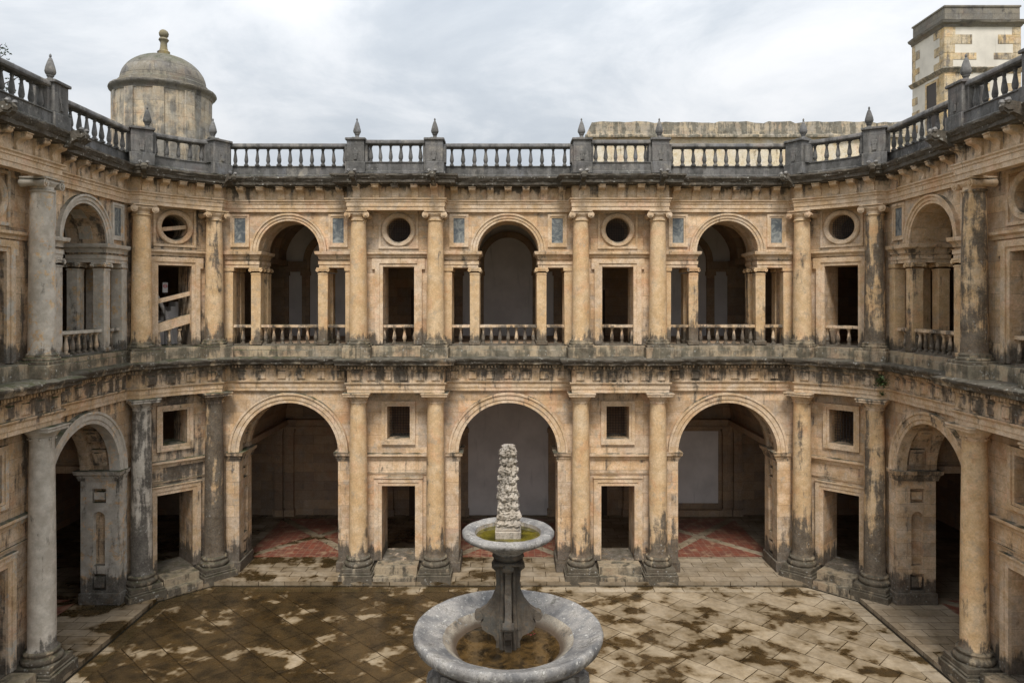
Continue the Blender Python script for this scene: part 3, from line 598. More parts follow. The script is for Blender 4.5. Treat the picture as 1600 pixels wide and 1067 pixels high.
def arch_bay(par, c, ml, mu, colr=(0, 0, 0)):
    # ---- lower
    ml.archcell(c, RA+.20, ZA, 8.64, WD, WB)
    for s in (-1, 1):
        # jamb lining with a round-headed niche
        x0, x1 = sorted((c+s*RA, c+s*(RA+.20)))
        m = MB()
        def jb(y0, y1, z0, z1): m.box(x0, x1, y0, y1, z0, z1)
        jb(WD+.0, WD+.34, .0, ZA); jb(WB-.34, WB, .0, ZA)
        ym = (WD+WB)/2; a_, b_ = WD+.34, WB-.34
        jb(a_, b_, 0, .62); jb(a_, b_, 1.22, 1.5); jb(a_, b_, 3.55, 3.72); jb(a_, b_, 4.22, ZA)
        jb(a_, a_+.06, .62, 1.22); jb(b_-.06, b_, .62, 1.22); jb(a_, a_+.06, 3.72, 4.22); jb(b_-.06, b_, 3.72, 4.22)
        for q in ((.74, 1.10), (3.84, 4.10)): m.box(x0+(.0 if s > 0 else .03), x1-(.0 if s > 0 else .03)+(-.0), a_+.13, b_-.13, q[0], q[1])
        jb(a_, a_+.1, 1.5, 3.2); jb(b_-.1, b_, 1.5, 3.2)
        r = (b_-a_)/2-.1
        n = 14; A = [(ym+r*math.cos(math.pi*i/n), 3.2+r*math.sin(math.pi*i/n)) for i in range(n+1)]
        jb(a_, a_+.1, 3.2, 3.55); jb(b_-.1, b_, 3.2, 3.55)
        for (y1, z1), (y2, z2) in zip(A, A[1:]):
            for x in (x0, x1): m.f([(x, y1, z1), (x, y1, 3.55), (x, y2, 3.55), (x, y2, z2)])
            m.f([(x0, y1, z1), (x1, y1, z1), (x1, y2, z2), (x0, y2, z2)])
        part('jamb', m.mesh('jamb', M['wall'], weld=False), par, col=(colr[0]-.05, colr[1], .1))
        # pier strip and plinth
        m = MB(); e = .52
        y0, y1 = sorted((c+s*RA, c+s*(RA+e)))
        m.box(y0, y1, WD-.07, WD+.02, .0, 4.5)
        xx = sorted((c+s*(RA-.07), c+s*(RA+e)))
        m.box(xx[0], xx[1], WD-.15, WD+.0, .14, .55, .015); m.box(xx[0], c+s*RA if s > 0 else xx[1], WD, WB+.05, .14, .55, .015) if s > 0 else m.box(c+s*RA, xx[1], WD, WB+.05, .14, .55, .015)
        part('pier', m.mesh('pier', M['wall'], erode=.006), par, col=(colr[0]-.05, colr[1], .35))
        prof = [(-.06, 4.50), (.04, 4.50), (.05, 4.58), (.08, 4.62), (.08, 4.68), (.15, 4.74), (.16, 4.83), (.18, 4.86), (-.06, 4.88)]
        path = [(c-RA-e, WD-.03), (c-RA, WD-.03), (c-RA, WB+.03), (c-RA-e, WB+.03)]
        if s > 0: path = [(2*c-x, y) for x, y in reversed(path)]
        m = MB(); m.sweep(path, prof, .2); part('impost', m.mesh('impost', M['trim'], erode=.010), par, col=(colr[0]+.35, colr[1], 0))
    zc = ZA+.03
    m = MB(); m.arc(c, zc, [(RA, WD+.28), (RA, WD-.10), (RA+.12, WD-.10), (RA+.14, WD-.13), (RA+.30, WD-.13), (RA+.32, WD-.17), (RA+.40, WD-.17), (RA+.41, WD-.12), (RA+.41, WD+.05), (RA+.21, WD+.05), (RA+.21, WD+.28)], 36)
    part('archivolt', m.mesh('archivolt', M['trim'], erode=.006), par, col=(colr[0]+.15, colr[1], 0))
    m = MB(); m.arc(c, zc, [(RA, WB-.28), (RA, WB+.03), (RA+.36, WB+.03), (RA+.36, WB-.03), (RA+.21, WB-.03), (RA+.21, WB-.28)], 36)
    for i in range(7):
        a0 = math.pi*(i+.18)/7; a1 = math.pi*(i+.82)/7
        m.arc(c, zc, [(RA+.09, WD+.40), (RA+.09, WB-.40), (RA+.21, WB-.40), (RA+.21, WD+.40)], 5, a0, a1)
        m.arc(c, zc, [(RA+.03, WD+.50), (RA+.03, WB-.50), (RA+.10, WB-.50), (RA+.10, WD+.50)], 5, a0+.05, a1-.05)
    part('arch_soffit', m.mesh('arch_soffit', M['wall'], weld=False), par, col=(.15, .2, 0))
    # ---- upper
    mu.archcell(c, RU, ZU, 15.7, WD, WB)
    for s in (-1, 1):
        a_, b_ = sorted((c+s*RU, c+s*2.28)); mu.box(a_, b_, WD, WB, 12.17, 15.7)
        prof = [(-.06, 12.50), (.03, 12.50), (.05, 12.60), (.11, 12.66), (.15, 12.68), (.17, 12.77), (.17, 12.80), (-.06, 12.82)]
        prof2 = [(-.06, 12.165), (.02, 12.165), (.02, 12.28), (.045, 12.285), (.045, 12.42), (.07, 12.44), (-.06, 12.46)]
        path = [(c-2.55, WD-.01), (c-RU, WD-.01), (c-RU, WB+.01), (c-2.55, WB+.01)]
        if s > 0: path = [(2*c-x, y) for x, y in reversed(path)]
        m = MB(); m.sweep(path, prof, .2); m.sweep(path, prof2, .3); part('impost', m.mesh('upper_impost', M['trim'], erode=.007), par, col=(colr[0]+.12, colr[1], 0))
        for d in (WD+.20, WB-.20):
            m = MB(); x = c+s*1.33
            m.box(x-.19, x+.19, d-.19, d+.19, 9.1, 11.96, .01); m.box(x-.23, x+.23, d-.23, d+.23, 9.1, 9.26, .015)
            m.box(x-.205, x+.205, d-.205, d+.205, 11.90, 11.94)
            m.box(x-.22, x+.22, d-.22, d+.22, 12.02, 12.09, .012); m.box(x-.25, x+.25, d-.235, d+.235, 12.09, 12.165, .012)
            for q in (-1, 1):
                for y in (-1, 1): m.arc(x+q*.21, 12.06, [(.015, d+y*.15), (.065, d+y*.15), (.065, d+y*.25), (.015, d+y*.25)], 14, 0, 2*math.pi)
            part('small_column', m.mesh('small_column', M['column'], erode=.004, off=(x, d, 0)), par, col=(rc.uniform(0, .35)+colr[0], colr[1], .0))
            m = MB(); x = c+s*2.40
            m.box(x-.17, x+.17, d-.22, d+.18, 9.1, 11.98, .01); m.box(x-.21, x+.21, d-.235, d+.2, 12.02, 12.165, .012)
            part('half_pilaster', m.mesh('half_pilaster', M['column'], erode=.004, off=(x, d, 0)), par, col=colr)
        # slate panel in a frame
        m = MB(); m.frame(c+s*1.95, 13.14, 14.12, .22, .07, WD-.03, WD+.02); m.frame(c+s*1.95, 13.07, 14.19, .29, .09, WD-.06, WD+.02)
        f_ = part('slate_panel', m.mesh('slate_frame', M['trim'], erode=.003), par, col=colr)
        m = MB(); m.box(c+s*1.95-.22, c+s*1.95+.22, WD-.006, WD+.02, 13.14, 14.12); part('slate', m.mesh('slate', M['slate']), f_)
    m = MB(); m.arc(c, ZU+.02, [(RU, WD+.25), (RU, WD-.06), (RU+.09, WD-.06), (RU+.10, WD-.09), (RU+.20, WD-.09), (RU+.22, WD-.13), (RU+.29, WD-.13), (RU+.29, WD+.03), (RU+.03, WD+.03), (RU+.03, WD+.25)], 32)
    m.arc(c, ZU+.02, [(RU-.0, WB-.25), (RU-.0, WB+.05), (RU+.2, WB+.05), (RU+.2, WB-.02), (RU+.03, WB-.02), (RU+.03, WB-.25)], 32)
    for i in range(5):
        a0 = math.pi*(i+.2)/5; a1 = math.pi*(i+.8)/5
        m.arc(c, ZU+.02, [(RU-.02, WD+.42), (RU-.02, WB-.42), (RU+.03, WB-.42), (RU+.03, WD+.42)], 5, a0, a1)
    part('archivolt', m.mesh('upper_archivolt', M['trim'], erode=.004), par, col=colr)
    m = MB(); y = WD+.2
    for a_, b_ in ((-1.14, 1.14), (-2.24, -1.52), (1.52, 2.24)):
        m.box(c+a_, c+b_, y-.13, y+.13, 9.78, 9.90, .012); m.box(c+a_, c+b_, y-.11, y+.11, 9.09, 9.14)
    b_ = part('balustrade', m.mesh('gallery_rail', M['trim'], erode=.006), par, col=(colr[0]+.3, colr[1]+.2, 0))
    for u in (-1.0, -.67, -.33, 0, .33, .67, 1.0, -1.90, 1.90): part('baluster', MESH['bl'], b_, (c+u, y, 9.14), (0, 0, 0), (rc.uniform(0, .4), .3, 0))
    m = MB(); m.sweep([(c-2.42, DA+.02), (c+2.42, DA+.02)], [(-.2, 8.62), (.10, 8.62), (.10, 8.9), (.06, 8.92), (.06, 9.07), (-.2, 9.09)], .15)
    part('plinth', m.mesh('arch_plinth', M['plinth'], erode=.018, freq=4), par)

def gallery(par, ulo, uhi, arches, pairs, whites, side=False):
    """ceilings, back wall with pilasters and plaster, upper floor, roof"""
    m = MB()
    m.box(ulo, uhi, WB-.6, GB+.3, 8.70, 9.08); part('upper_floor', m.mesh('upper_floor', M['inner']), par)
    m = MB(); m.box(ulo, uhi, WD-.1, GB+.3, 15.35, 15.70); part('roof', m.mesh('roof', M['parapet']), par)
    m = MB(); m.box(ulo, uhi, GB, GB+.3, 0, 15.35); part('back_wall', m.mesh('back_wall', M['inner']), par)
    for u in ([ulo, uhi] if ulo < -15.2 and uhi > 15.2 else [ulo if ulo > -15 else uhi]):
        m = MB(); m.box(u-.15, u+.15, WD, GB+.2, 0, 15.36); part('gallery_end_cap', m.mesh('gallery_end_cap', M['inner']), par)  # outer walls of back wing; side-wing ends are caps added to keep galleries dark
    # vaults
    for (zs, rise, zc, nm) in ((4.95, 2.6, 7.0, 'lower_vault'), (12.82, 2.2, 14.5, 'upper_vault')):
        m = MB(); edge = ulo
        for c in sorted(arches):
            H = 2.45; n = 24
            A = [(c-H*math.cos(math.pi*i/n), zs+rise*math.sin(math.pi*i/n)) for i in range(n+1)]
            for (x1, z1), (x2, z2) in zip(A, A[1:]):
                m.f([(x1, WB, z1), (x2, WB, z2), (x2, GB, z2), (x1, GB, z1)])
            if c-H > edge: m.f([(edge, WB, zc), (c-H, WB, zc), (c-H, GB, zc), (edge, GB, zc)]); m.f([(edge, WB, zs), (edge, GB, zs), (edge, GB, zc), (edge, WB, zc)]) if edge > ulo else None
            m.f([(c-H, WB, zs), (c-H, GB, zs), (c-H, GB, zc), (c-H, WB, zc)])
            edge = c+H
            m.f([(edge, WB, zs), (edge, GB, zs), (edge, GB, zc), (edge, WB, zc)])
        if edge < uhi: m.f([(edge, WB, zc), (uhi, WB, zc), (uhi, GB, zc), (edge, GB, zc)])
        part(nm, m.mesh(nm, M['inner'], weld=False), par)
        for c in arches:
            for q in (-2.45, 2.45):
                m = MB(); m.box(c+q-.22, c+q+.22, WB, GB, zs-.25, zs); part('beam', m.mesh('beam', M['inner']), par)
            if zs > 10:
                for y in (3.2, 6.0): m = MB(); m.arc(c, zs, [(2.15, y-.22), (2.15, y+.22), (2.6, y+.22), (2.6, y-.22)], 24); part('vault_rib', m.mesh('vault_rib', M['inner']), par)
        
    # back wall relief
    for c in arches:
        for q in (-2.75, -2.2, 2.2, 2.75):
            m = MB(); m.box(c+q-.2, c+q+.2, GB-.2, GB, .14, 4.3); m.box(c+q-.25, c+q+.25, GB-.26, GB, .14, .5); m.box(c+q-.25, c+q+.25, GB-.26, GB, 4.3, 4.5)
            part('pilaster', m.mesh('pilaster', M['inner']), par)
        for q in (-2.45, -1.4, 1.4, 2.45):
            m = MB(); m.box(c+q-.18, c+q+.18, GB-.2, GB, 9.1, 12.1); m.box(c+q-.24, c+q+.24, GB-.26, GB, 12.1, 12.3)
            part('pilaster', m.mesh('pilaster', M['inner']), par)
        m = MB()
        for q in (-1, 1): m.box(*(sorted((c+q*1.2, c+q*2.7))), GB-.3, GB, 12.3, 12.8, .01)
        m.arc(c, 12.8, [(1.2, GB-.25), (1.2, GB), (1.5, GB), (1.5, GB-.25)], 24)
        part('wall_arch', m.mesh('wall_arch', M['inner'], weld=False), par)
        m = MB(); m.box(c-2.4, c+2.4, GB-.02, GB-.01, 9.1, 15.2); part('plaster_panel', m.mesh('plaster_panel', M['plaster']), par)
    for (u0, u1, z0, z1) in whites:
        m = MB(); m.box(u0, u1, GB-.03, GB-.015, z0, z1); part('plaster_panel', m.mesh('plaster_panel', M['plaster']), par)
        if .6 < z0 < 1: m = MB(); m.frame((u0+u1)/2, z0, z1, (u1-u0)/2, .12, GB-.07, GB); m.box(u0-.2, u1+.2, GB-.3, GB, .14, .45, .02); part('bench', m.mesh('bench', M['inner']), par)
    if not whites or True:
        for c in arches:
            if any(w[0] < c < w[1] and w[3] > 6 for w in whites): continue
            m = MB(); m.box(c-2.9, c+2.9, GB-.28, GB, 4.5, 4.62); m.box(c-2.9, c+2.9, GB-.22, GB, 4.62, 4.8); m.box(c-2.9, c+2.9, GB-.34, GB, 4.8, 4.95)
            part('inner_cornice', m.mesh('inner_cornice', M['inner']), par)
    # dark doorways between the pilasters, in the column-pair bays
    for p in pairs:
        m = MB(); m.frame(p, .14, 2.6, .6, .16, GB-.09, GB, False); m.box(p-.9, p+.9, GB-.16, GB, 2.78, 2.9)
        f_ = part('doorway', m.mesh('doorway', M['inner']), par)
        m = MB(); m.box(p-.6, p+.6, GB-.03, GB-.004, .14, 2.6); part('door_leaf', m.mesh('door_leaf', M['wood']), f_)
        m = MB(); m.frame(p, 9.1, 11.4, .5, .16, GB-.09, GB, False); f_ = part('doorway', m.mesh('doorway', M['inner']), par)
        m = MB(); m.box(p-.5, p+.5, GB-.03, GB-.004, 9.1, 11.4); part('door_leaf', m.mesh('door_leaf', M['wood']), f_)

def build_wing(label, loc, rot, arches, pairs, ulo, uhi, glo, ghi, whites, tints, off):
    w = thing('cloister_wing', label, 'building', loc, rot, 'wings round the cloister court')
    ml, mu = MB(), MB()
    edges = []
    for c in arches: edges += [('a', c)]
    for p in pairs: edges += [('p', p)]
    edges.sort(key=lambda e: e[1])
    HP = 1.505
    # solid strips between the arch openings and the column pairs
    xs_l, xs_u = ulo, ulo; path = [(ulo, DA)]; stretches = []; arch_edge = ulo
    for t, c in edges:
        if t == 'a':
            if c-RA-.2 > xs_l: ml.box(xs_l, c-RA-.2, WD, WB, 0, 8.64)
            if c-2.28 > xs_u: mu.box(xs_u, c-2.28, WD, WB, 8.64, 15.7)
            mu.box(c-2.28, c+2.28, WD, WB, 8.64, 9.09)
            xs_l, xs_u = c+RA+.2, c+2.28
        else:
            pair_openings(ml, mu, c, c-1.45, c+1.45)
            ml.box(xs_l, c-1.45, WD, WB, 0, 8.64); mu.box(xs_u, c-1.45, WD, WB, 8.64, 15.7)
            xs_l = xs_u = c+1.45
            a, b_ = c-HP-.37, c+HP+.37
            path += [(a, DA), (a, DP), (b_, DP), (b_, DA)]
            stretches.append(((arch_edge, DA), (a, DA), 7, 7)); stretches.append(((a, DP), (b_, DP), 6, 5)); arch_edge = b_
    ml.box(xs_l, uhi, WD, WB, 0, 8.64); mu.box(xs_u, uhi, WD, WB, 8.64, 15.7)
    path.append((uhi, DA)); stretches.append(((arch_edge, DA), (uhi, DA), 7, 7))
    stretches = [(a, b_, n1 if abs(b_[0]-a[0]) > 2.5 else 0, n2 if abs(b_[0]-a[0]) > 2.5 else 0) for a, b_, n1, n2 in stretches]
    for c in arches: arch_bay(w, c, ml, mu, tints.get(('a', c), (0, 0, 0)))
    part('lower_wall', ml.mesh('lower_wall', M['wall'], weld=False), w, col=tints.get('wall', (0, 0, 0)))
    part('upper_wall', mu.mesh('upper_wall', M['wall'], weld=False), w, col=tints.get('wall', (0, 0, 0)))
    entablatures(w, path, stretches)
    m = MB(); m.sweep([(x, y-.2 if y < 0 else y) for x, y in path], ATTIC, .3); part('attic_course', m.mesh('attic_course', M['parapet'], erode=.007), w)
    for p in pairs:
        ca, cb = p-HP, p+HP
        pair_trim(w, p, ca, cb, colr=tints.get(('p', p), (0, 0, 0)))
        for u in (ca, cb):
            t = tints.get(round(u, 1), ((.05, 0, .35), (0, 0, .0)))
            lower_column(w, u, t[0]); upper_column(w, u, t[1]); upper_pedestal(w, u); pier(w, u, -.26); gargoyle_at(w, u, DP-.36)
        parapet(w, [(ca+.35, -.30), (cb-.35, -.30)], 6)
    for c in arches:
        a, b_ = max(ulo, c-2.42), min(uhi, c+2.42)
        a2 = c-2.45 if any(abs(p-(c-4.345)) < .1 for p in pairs) else ulo
        b2 = c+2.45 if any(abs(p-(c+4.345)) < .1 for p in pairs) else uhi
        parapet(w, [(max(a2, -11.0), .34), (min(b2, 11.0), .34)], 11)
    gallery(w, glo, ghi, arches, pairs, whites)
    return w

A3 = [-8.69, 0, 8.69]
back = build_wing('far wing of the cloister facing the viewer, three arches wide on both storeys', (0, D0, 0), 0,
    A3, [-4.345, 4.345], -11.68, 11.68, -21.2, 21.2,
    [(-2.0, 2.0, .145, 4.6), (-2.4, 2.4, 4.6, 7.6), (6.7, 10.5, .75, 4.35)],
    {('a', -8.69): (.02, .1, 0), -5.9: ((0, 0, .45), (0, 0, 0)), -2.8: ((.03, 0, .5), (.02, 0, 0)), 2.8: ((.06, 0, .6), (.04, 0, 0)), 5.9: ((.14, 0, .75), (.06, 0, 0)), 5.8: ((.14, 0, .75), (.06, 0, 0))}, 0)
left = build_wing('left wing of the cloister, its stone grey and lichen crusted, seen at a slant', (-HALF, CY, 0), R(90),
    [0, 8.69], [4.345], -2.42, 11.68, -5, 15.1, [(-2.0, 2.0, .145, 4.6)],
    {('a', 8.69): (-.12, .5, .1), 'wall': (.17, .22, 0), ('p', 4.345): (.0, .35, 0), 5.9: ((-.08, .68, .2), (-.05, .52, 0)), 5.8: ((-.08, .68, .2), (-.05, .52, 0)), 2.8: ((0, .5, .4), (0, .4, 0))}, 0)
right = build_wing('right wing of the cloister, its stone warm ochre, seen at a slant', (HALF, CY, 0), R(-90),
    [-8.69, 0], [-4.345], -11.68, 2.42, -15.1, 5, [(-2.0, 2.0, .145, 4.6)],
    {('a', -8.69): (.05, 0, .2), -5.9: ((-.08, 0, .3), (.50, .15, 0)), -5.8: ((-.08, 0, .3), (.50, .15, 0))}, 0)

# ------------------------------------------------------------ corner bays
def corner(label, sx, tl):
    w = thing('cloister_corner', label, 'building', (sx*12.425, D0-.925, 0), R(-45*sx), 'splayed corners of the cloister')
    ml, mu = MB(), MB(); HW = 1.5; HC = 1.33
    pair_openings(ml, mu, 0, -HW, HW)
    part('lower_wall', ml.mesh('lower_wall', M['wall'], weld=False), w, col=tl['wall']); part('upper_wall', mu.mesh('upper_wall', M['wall'], weld=False), w, col=tl['wall'])
    n = 12; sag = .20; hw = 1.50
    arcp = [(-hw+2*hw*i/n, DP+sag*(1-(-1+2*i/n)**2)) for i in range(n+1)]
    e = .62
    path = [(-hw-e, DP+e)] + arcp + [(hw+e, DP+e)]
    st = [(arcp[i], arcp[i+3], 1, 0) for i in (0, 3, 6, 9)]
    entablatures(w, path, st, dz=.004)
    for i in range(5):
        u = -1.32+2.64*i/4; d = DP+sag*(1-(u/hw)**2)
        part('bracket', MESH['br'], w, (u, d+.01, 14.819), (0, 0, math.atan(-2*sag*u/hw**2)), (.1, 0, 0))
    m = MB(); m.sweep(path, [(p, z+.004) for p, z in ATTIC], .3); part('attic_course', m.mesh('attic_course', M['parapet'], erode=.007), w)
    pair_trim(w, 0, -HC, HC, stair=(sx < 0), colr=tl['trim'])
    for s in (-1, 1):
        lc, uc = tl[s]
        lower_column(w, s*HC, lc); upper_column(w, s*HC, uc); upper_pedestal(w, s*HC)
        o = pier(w, s*1.40, -.16, s*R(12), .36, -s*.2); gargoyle_at(w, s*1.42, DP-.25, s*R(20))
    arcr = [(-1.05+2.1*i/6, -.08+sag*.9*(1-((-1.05+2.1*i/6)/hw)**2)) for i in range(7)]
    parapet(w, arcr, 5, .004)
    # roof patch and floor behind the corner
    return w
cl = corner('splayed far left corner of the cloister with an open stair behind its upper window', -1,
    {'wall': (.24, .1, 0), 'trim': (.08, .12, 0), -1: ((.40, .7, .35), (.05, .25, 0)), 1: ((.66, .2, .7), (.26, .1, 0))})
cr = corner('splayed far right corner of the cloister with a barred round window', 1,
    {'wall': (.0, 0, 0), 'trim': (-.05, 0, 0), -1: ((.22, 0, .9), (.16, 0, 0)), 1: ((.36, 0, .9), (.50, 0, 0))})
# stair seen through the left corner's upper window
m = MB()
def slope(z0, z1, th, y0, y1, x0=-.62, x1=.62): m.extr([(x0, z0), (x1, z1), (x1, z1+th), (x0, z0+th)], y1-y0, 'y', (y0+y1)/2)
for args in ((10.73, 11.05, .17, WD+.15, WD+.35, -.619, .619), (13.48, 13.63, .15, WD+.15, WD+.32, -.47, .47)):
    slope(*args); part('stair_string', m.mesh('stair_string', M['trim'], erode=.004), cl); m = MB()
slope(9.62, 9.98, .36, WD+.12, WD+.36, -.619, .619)
o = part('stair_rail', m.mesh('stair_rail', M['trim'], weld=False, erode=.004), cl)
for u in (-.5, -.12, .26): part('baluster', MESH['bl'], o, (u, WD+.24, 9.13), (0, 0, 0), (0, 0, 0))
m = MB()
for i in range(9): m.box(-.9+.2*i, .9, WD+1.5+.04*i, WD+2.6, 9.1+.19*i, 9.29+.19*i)
m.tube([(.45, WD+1.4, 9.1), (.2, WD+1.45, 10.3), (-.1, WD+1.5, 11.0), (-.55, WD+1.5, 11.8)], [.09, .08, .07, .07])
part('stair_flight', m.mesh('stair_flight', M['plaster'], weld=False), cl)
sg = thing('sign', 'small white prohibition sign on a post inside the corner stair window', 'sign')
sg.location = cl.matrix_world @ Vector((0, 0, 0))
import mathutils
def corner_world(x, y, z):
    a = R(45); return Vector((-12.425+x*math.cos(a)-y*math.sin(a), D0-.925+x*math.sin(a)+y*math.cos(a), z))
sg.location = corner_world(.03, WD+1.1, 9.12); sg.rotation_euler = (0, 0, R(45))
m = MB(); m.box(-.012, .012, -.012, .012, 0, 2.35); part('post', m.mesh('post', M['iron']), sg)
m = MB(); m.box(-.10, .10, -.03, -.013, 2.05, 2.45, .005); p_ = part('sign_plate', m.mesh('sign_plate', M['signw']), sg)
m = MB(); m.arc(0, 2.31, [(.05, -.036), (.075, -.036), (.075, -.03), (.05, -.03)], 20, 0, 2*math.pi); m.box(-.05, .05, -.036, -.031, 2.30, 2.32); part('sign_symbol', m.mesh('sign_symbol', M['signr']), p_)

# ------------------------------------------------------------ domed stair turret (left) and plain stair drum (right)
TX, TY = 14.22, 29.7
t = thing('stair_turret', 'round stone turret with a dome and knobbed finial behind the left corner', 'turret', (-TX, TY, .12))
m = MB(); m.lathe([(0, 15.5), (1.85, 15.5), (1.85, 17), (1.85, 19.05), (0, 19.05)], seg=64)
part('drum', m.mesh('drum', M['drum'], sharp=30), t)
m = MB(); m.lathe([(0, 19.03), (1.87, 19.03), (1.88, 19.12), (1.93, 19.17), (2.0, 19.22), (2.03, 19.29), (2.01, 19.35), (1.8, 19.38), (1.75, 19.40), (0, 19.40)], seg=96)
part('drum_cornice', m.mesh('drum_cornice', M['dome'], erode=.02, freq=4), t)
for a in (-95, -60, -25, 10, 150):
    m = MB(); m.box(-.2, .2, -1.92, -1.7, 15.6, 19.04, .01); part('pilaster_strip', m.mesh('pilaster_strip', M['drum']), t, rot=(0, 0, R(a+45)))
m = MB(); m.lathe([(1.72, 19.38), (1.72, 19.56), (1.68, 19.60), (1.63, 19.62)]+[(1.63*math.cos(q*math.pi/2/14), 19.62+1.22*math.sin(q*math.pi/2/14)) for q in range(1, 14)]+[(.02, 20.84)], seg=64)
dm = part('dome', m.mesh('dome', M['dome'], erode=.008), t)
m = MB(); m.lathe([(0, 20.76), (.26, 20.76), (.24, 20.86), (.25, 20.98), (.17, 21.04), (.14, 21.16), (.13, 21.36), (.16, 21.42), (.20, 21.48), (.17, 21.54), (.12, 21.58), (.17, 21.64), (.19, 21.74), (.15, 21.84), (.07, 21.90), (0, 21.91)], seg=20)
m2 = stone('lichen_finial', (.26, .22, .13), (.20, .18, .13), (.36, .26, .05), brick=False, thr=.86, mossk=0)
part('finial', m.mesh('turret_finial', m2, erode=.012, freq=8), dm)

# ------------------------------------------------------------ ground, court, galleries' floor
m = MB(); m.f([(-1500, -1500, -.03), (1500, -1500, -.03), (1500, 1500, -.03), (-1500, 1500, -.03)]); struct('ground', m.mesh('ground', M['ground']))
def octo(dd, ylo):
    """court outline, dd metres out from the column line towards the court"""
    h = HALF-dd; q = dd*math.sqrt(2)
    xc = -(12.425-dd*.7071); yc = D0-.925-dd*.7071
    yb = D0-dd
    x1 = xc+(yb-yc); y1 = yc+(-h-xc)
    return [(-h, ylo), (-h, y1), (x1, yb), (-x1, yb), (h, y1), (h, ylo)]
O = octo(.66, 6)
m = MB(); m.f([(x, y, 0) for x, y in octo(.66, 6)]); struct('courtyard', m.mesh('courtyard', M['court']))
A, B = octo(.665, 6), octo(1.28, 6)
m = MB()
for i in range(5): m.f([(*A[i], .004), (*A[i+1], .004), (*B[i+1], .004), (*B[i], .004)])
struct('border_paving', m.mesh('border_paving', M['border']))
m = MB(); A, B = octo(.67, 6), octo(.76, 6); gm_, k, b = mat('step_shadow_dark'); b.inputs['Base Color'].default_value = (.012, .011, .008, 1); b.inputs['Roughness'].default_value = .3
for i in range(5): m.f([(*A[i], .008), (*A[i+1], .008), (*B[i+1], .008), (*B[i], .008)])
struct('step_shadow_gap', m.mesh('step_shadow_gap', gm_))  # near-black strip paints the shadow and gap at the platform step
m = MB(); A = octo(.66, 6); OUT = [(-21.3, 6), (-21.3, 36.1), (-21.3, 36.1), (21.3, 36.1), (21.3, 36.1), (21.3, 6)]
for i in range(5):
    q = [OUT[i], OUT[i+1]] if OUT[i] != OUT[i+1] else [OUT[i]]
    m.f([(*A[i], .14), (*A[i+1], .14)]+[(*p, .14) for p in reversed(q)]); m.f([(*A[i], -.01), (*A[i+1], -.01), (*A[i+1], .14), (*A[i], .14)])
struct('gallery_floor', m.mesh('gallery_floor', M['platform'], weld=True))
# red tiles laid in triangles between pale bands
def tiles(f):
    m = MB(); z = .145
    for c in A3:
        y0, y1 = D0+2.0, D0+7.3; x0, x1 = c-2.35, c+2.35; g = .28; cx, cy = c, (y0+y1)/2
        tri = [[(x0+g, y0), (x1-g, y0), (cx, cy-g)], [(x0+g, y1), (x1-g, y1), (cx, cy+g)], [(x0, y0+g), (x0, y1-g), (cx-g, cy)], [(x1, y0+g), (x1, y1-g), (cx+g, cy)]]
        for t_ in tri: m.f([f(x, y, z) for x, y in t_])
    return m
struct('tile_floor', tiles(lambda x, y, z: (x, y, z)).mesh('tile_floor', M['tile']))
struct('tile_floor', tiles(lambda x, y, z: (-(y-CY), x+CY, z)).mesh('tile_floor', M['tile']))
struct('tile_floor', tiles(lambda x, y, z: ((y-CY), -x+CY, z)).mesh('tile_floor', M['tile']))

# ------------------------------------------------------------ fountain
FY = CY
fo = thing('fountain', 'tall stone fountain with two round basins and a carved obelisk, mid court', 'fountain', (0, FY, 0))
def rim_mesh(nm, prof, material, seg=96, er=.01):
    m = MB(); rows = [[(r*math.cos(2*math.pi*j/seg), r*math.sin(2*math.pi*j/seg), z) for j in range(seg)] for r, z in prof]
    m.grid(rows, True); return m.mesh(nm, material, erode=er, freq=5, sharp=60)
lowb = rim_mesh('lower_basin', [(.0, 3.30), (.55, 3.32), (1.0, 3.48), (1.5, 3.72), (1.78, 3.86), (1.87, 3.95), (1.90, 3.97), (1.90, 4.0), (1.925, 4.04), (1.935, 4.10), (1.915, 4.16), (1.88, 4.19), (1.83, 4.185), (1.76, 4.15), (1.60, 4.085), (1.45, 4.03), (1.38, 4.005), (1.34, 3.985)], M['basin'], er=.012)
lb_ = part('lower_basin', lowb, fo)
part('basin_bowl', rim_mesh('lower_bowl', [(1.34, 3.985), (1.31, 3.955), (1.20, 3.88), (1.08, 3.79), (.9, 3.68), (.5, 3.6), (.0, 3.6)], M['bowl'], er=.012), lb_)
upb = rim_mesh('upper_basin', [(.26, 5.62), (.30, 5.72), (.50, 5.84), (.74, 5.95), (.90, 6.03), (.945, 6.08), (.94, 6.13), (.89, 6.165), (.81, 6.175), (.73, 6.15), (.68, 6.12)], M['basin'], 72, .010)
ub_ = part('upper_basin', upb, fo)
part('basin_bowl', rim_mesh('upper_bowl', [(.68, 6.12), (.66, 6.06), (.6, 5.98), (.3, 5.94), (.0, 5.94)], M['bowl'], 72, .006), ub_)
def disc(nm, r, z, material, seg=64):
    m = MB(); m.f([(r*math.cos(2*math.pi*j/seg), r*math.sin(2*math.pi*j/seg), z) for j in range(seg)]); return m.mesh(nm, material)
struct('water', disc('water_low', 1.09, 3.775, M['water_low']), (0, FY, 0)); struct('water', disc('water_up', .655, 6.055, M['water_up']), (0, FY, 0))
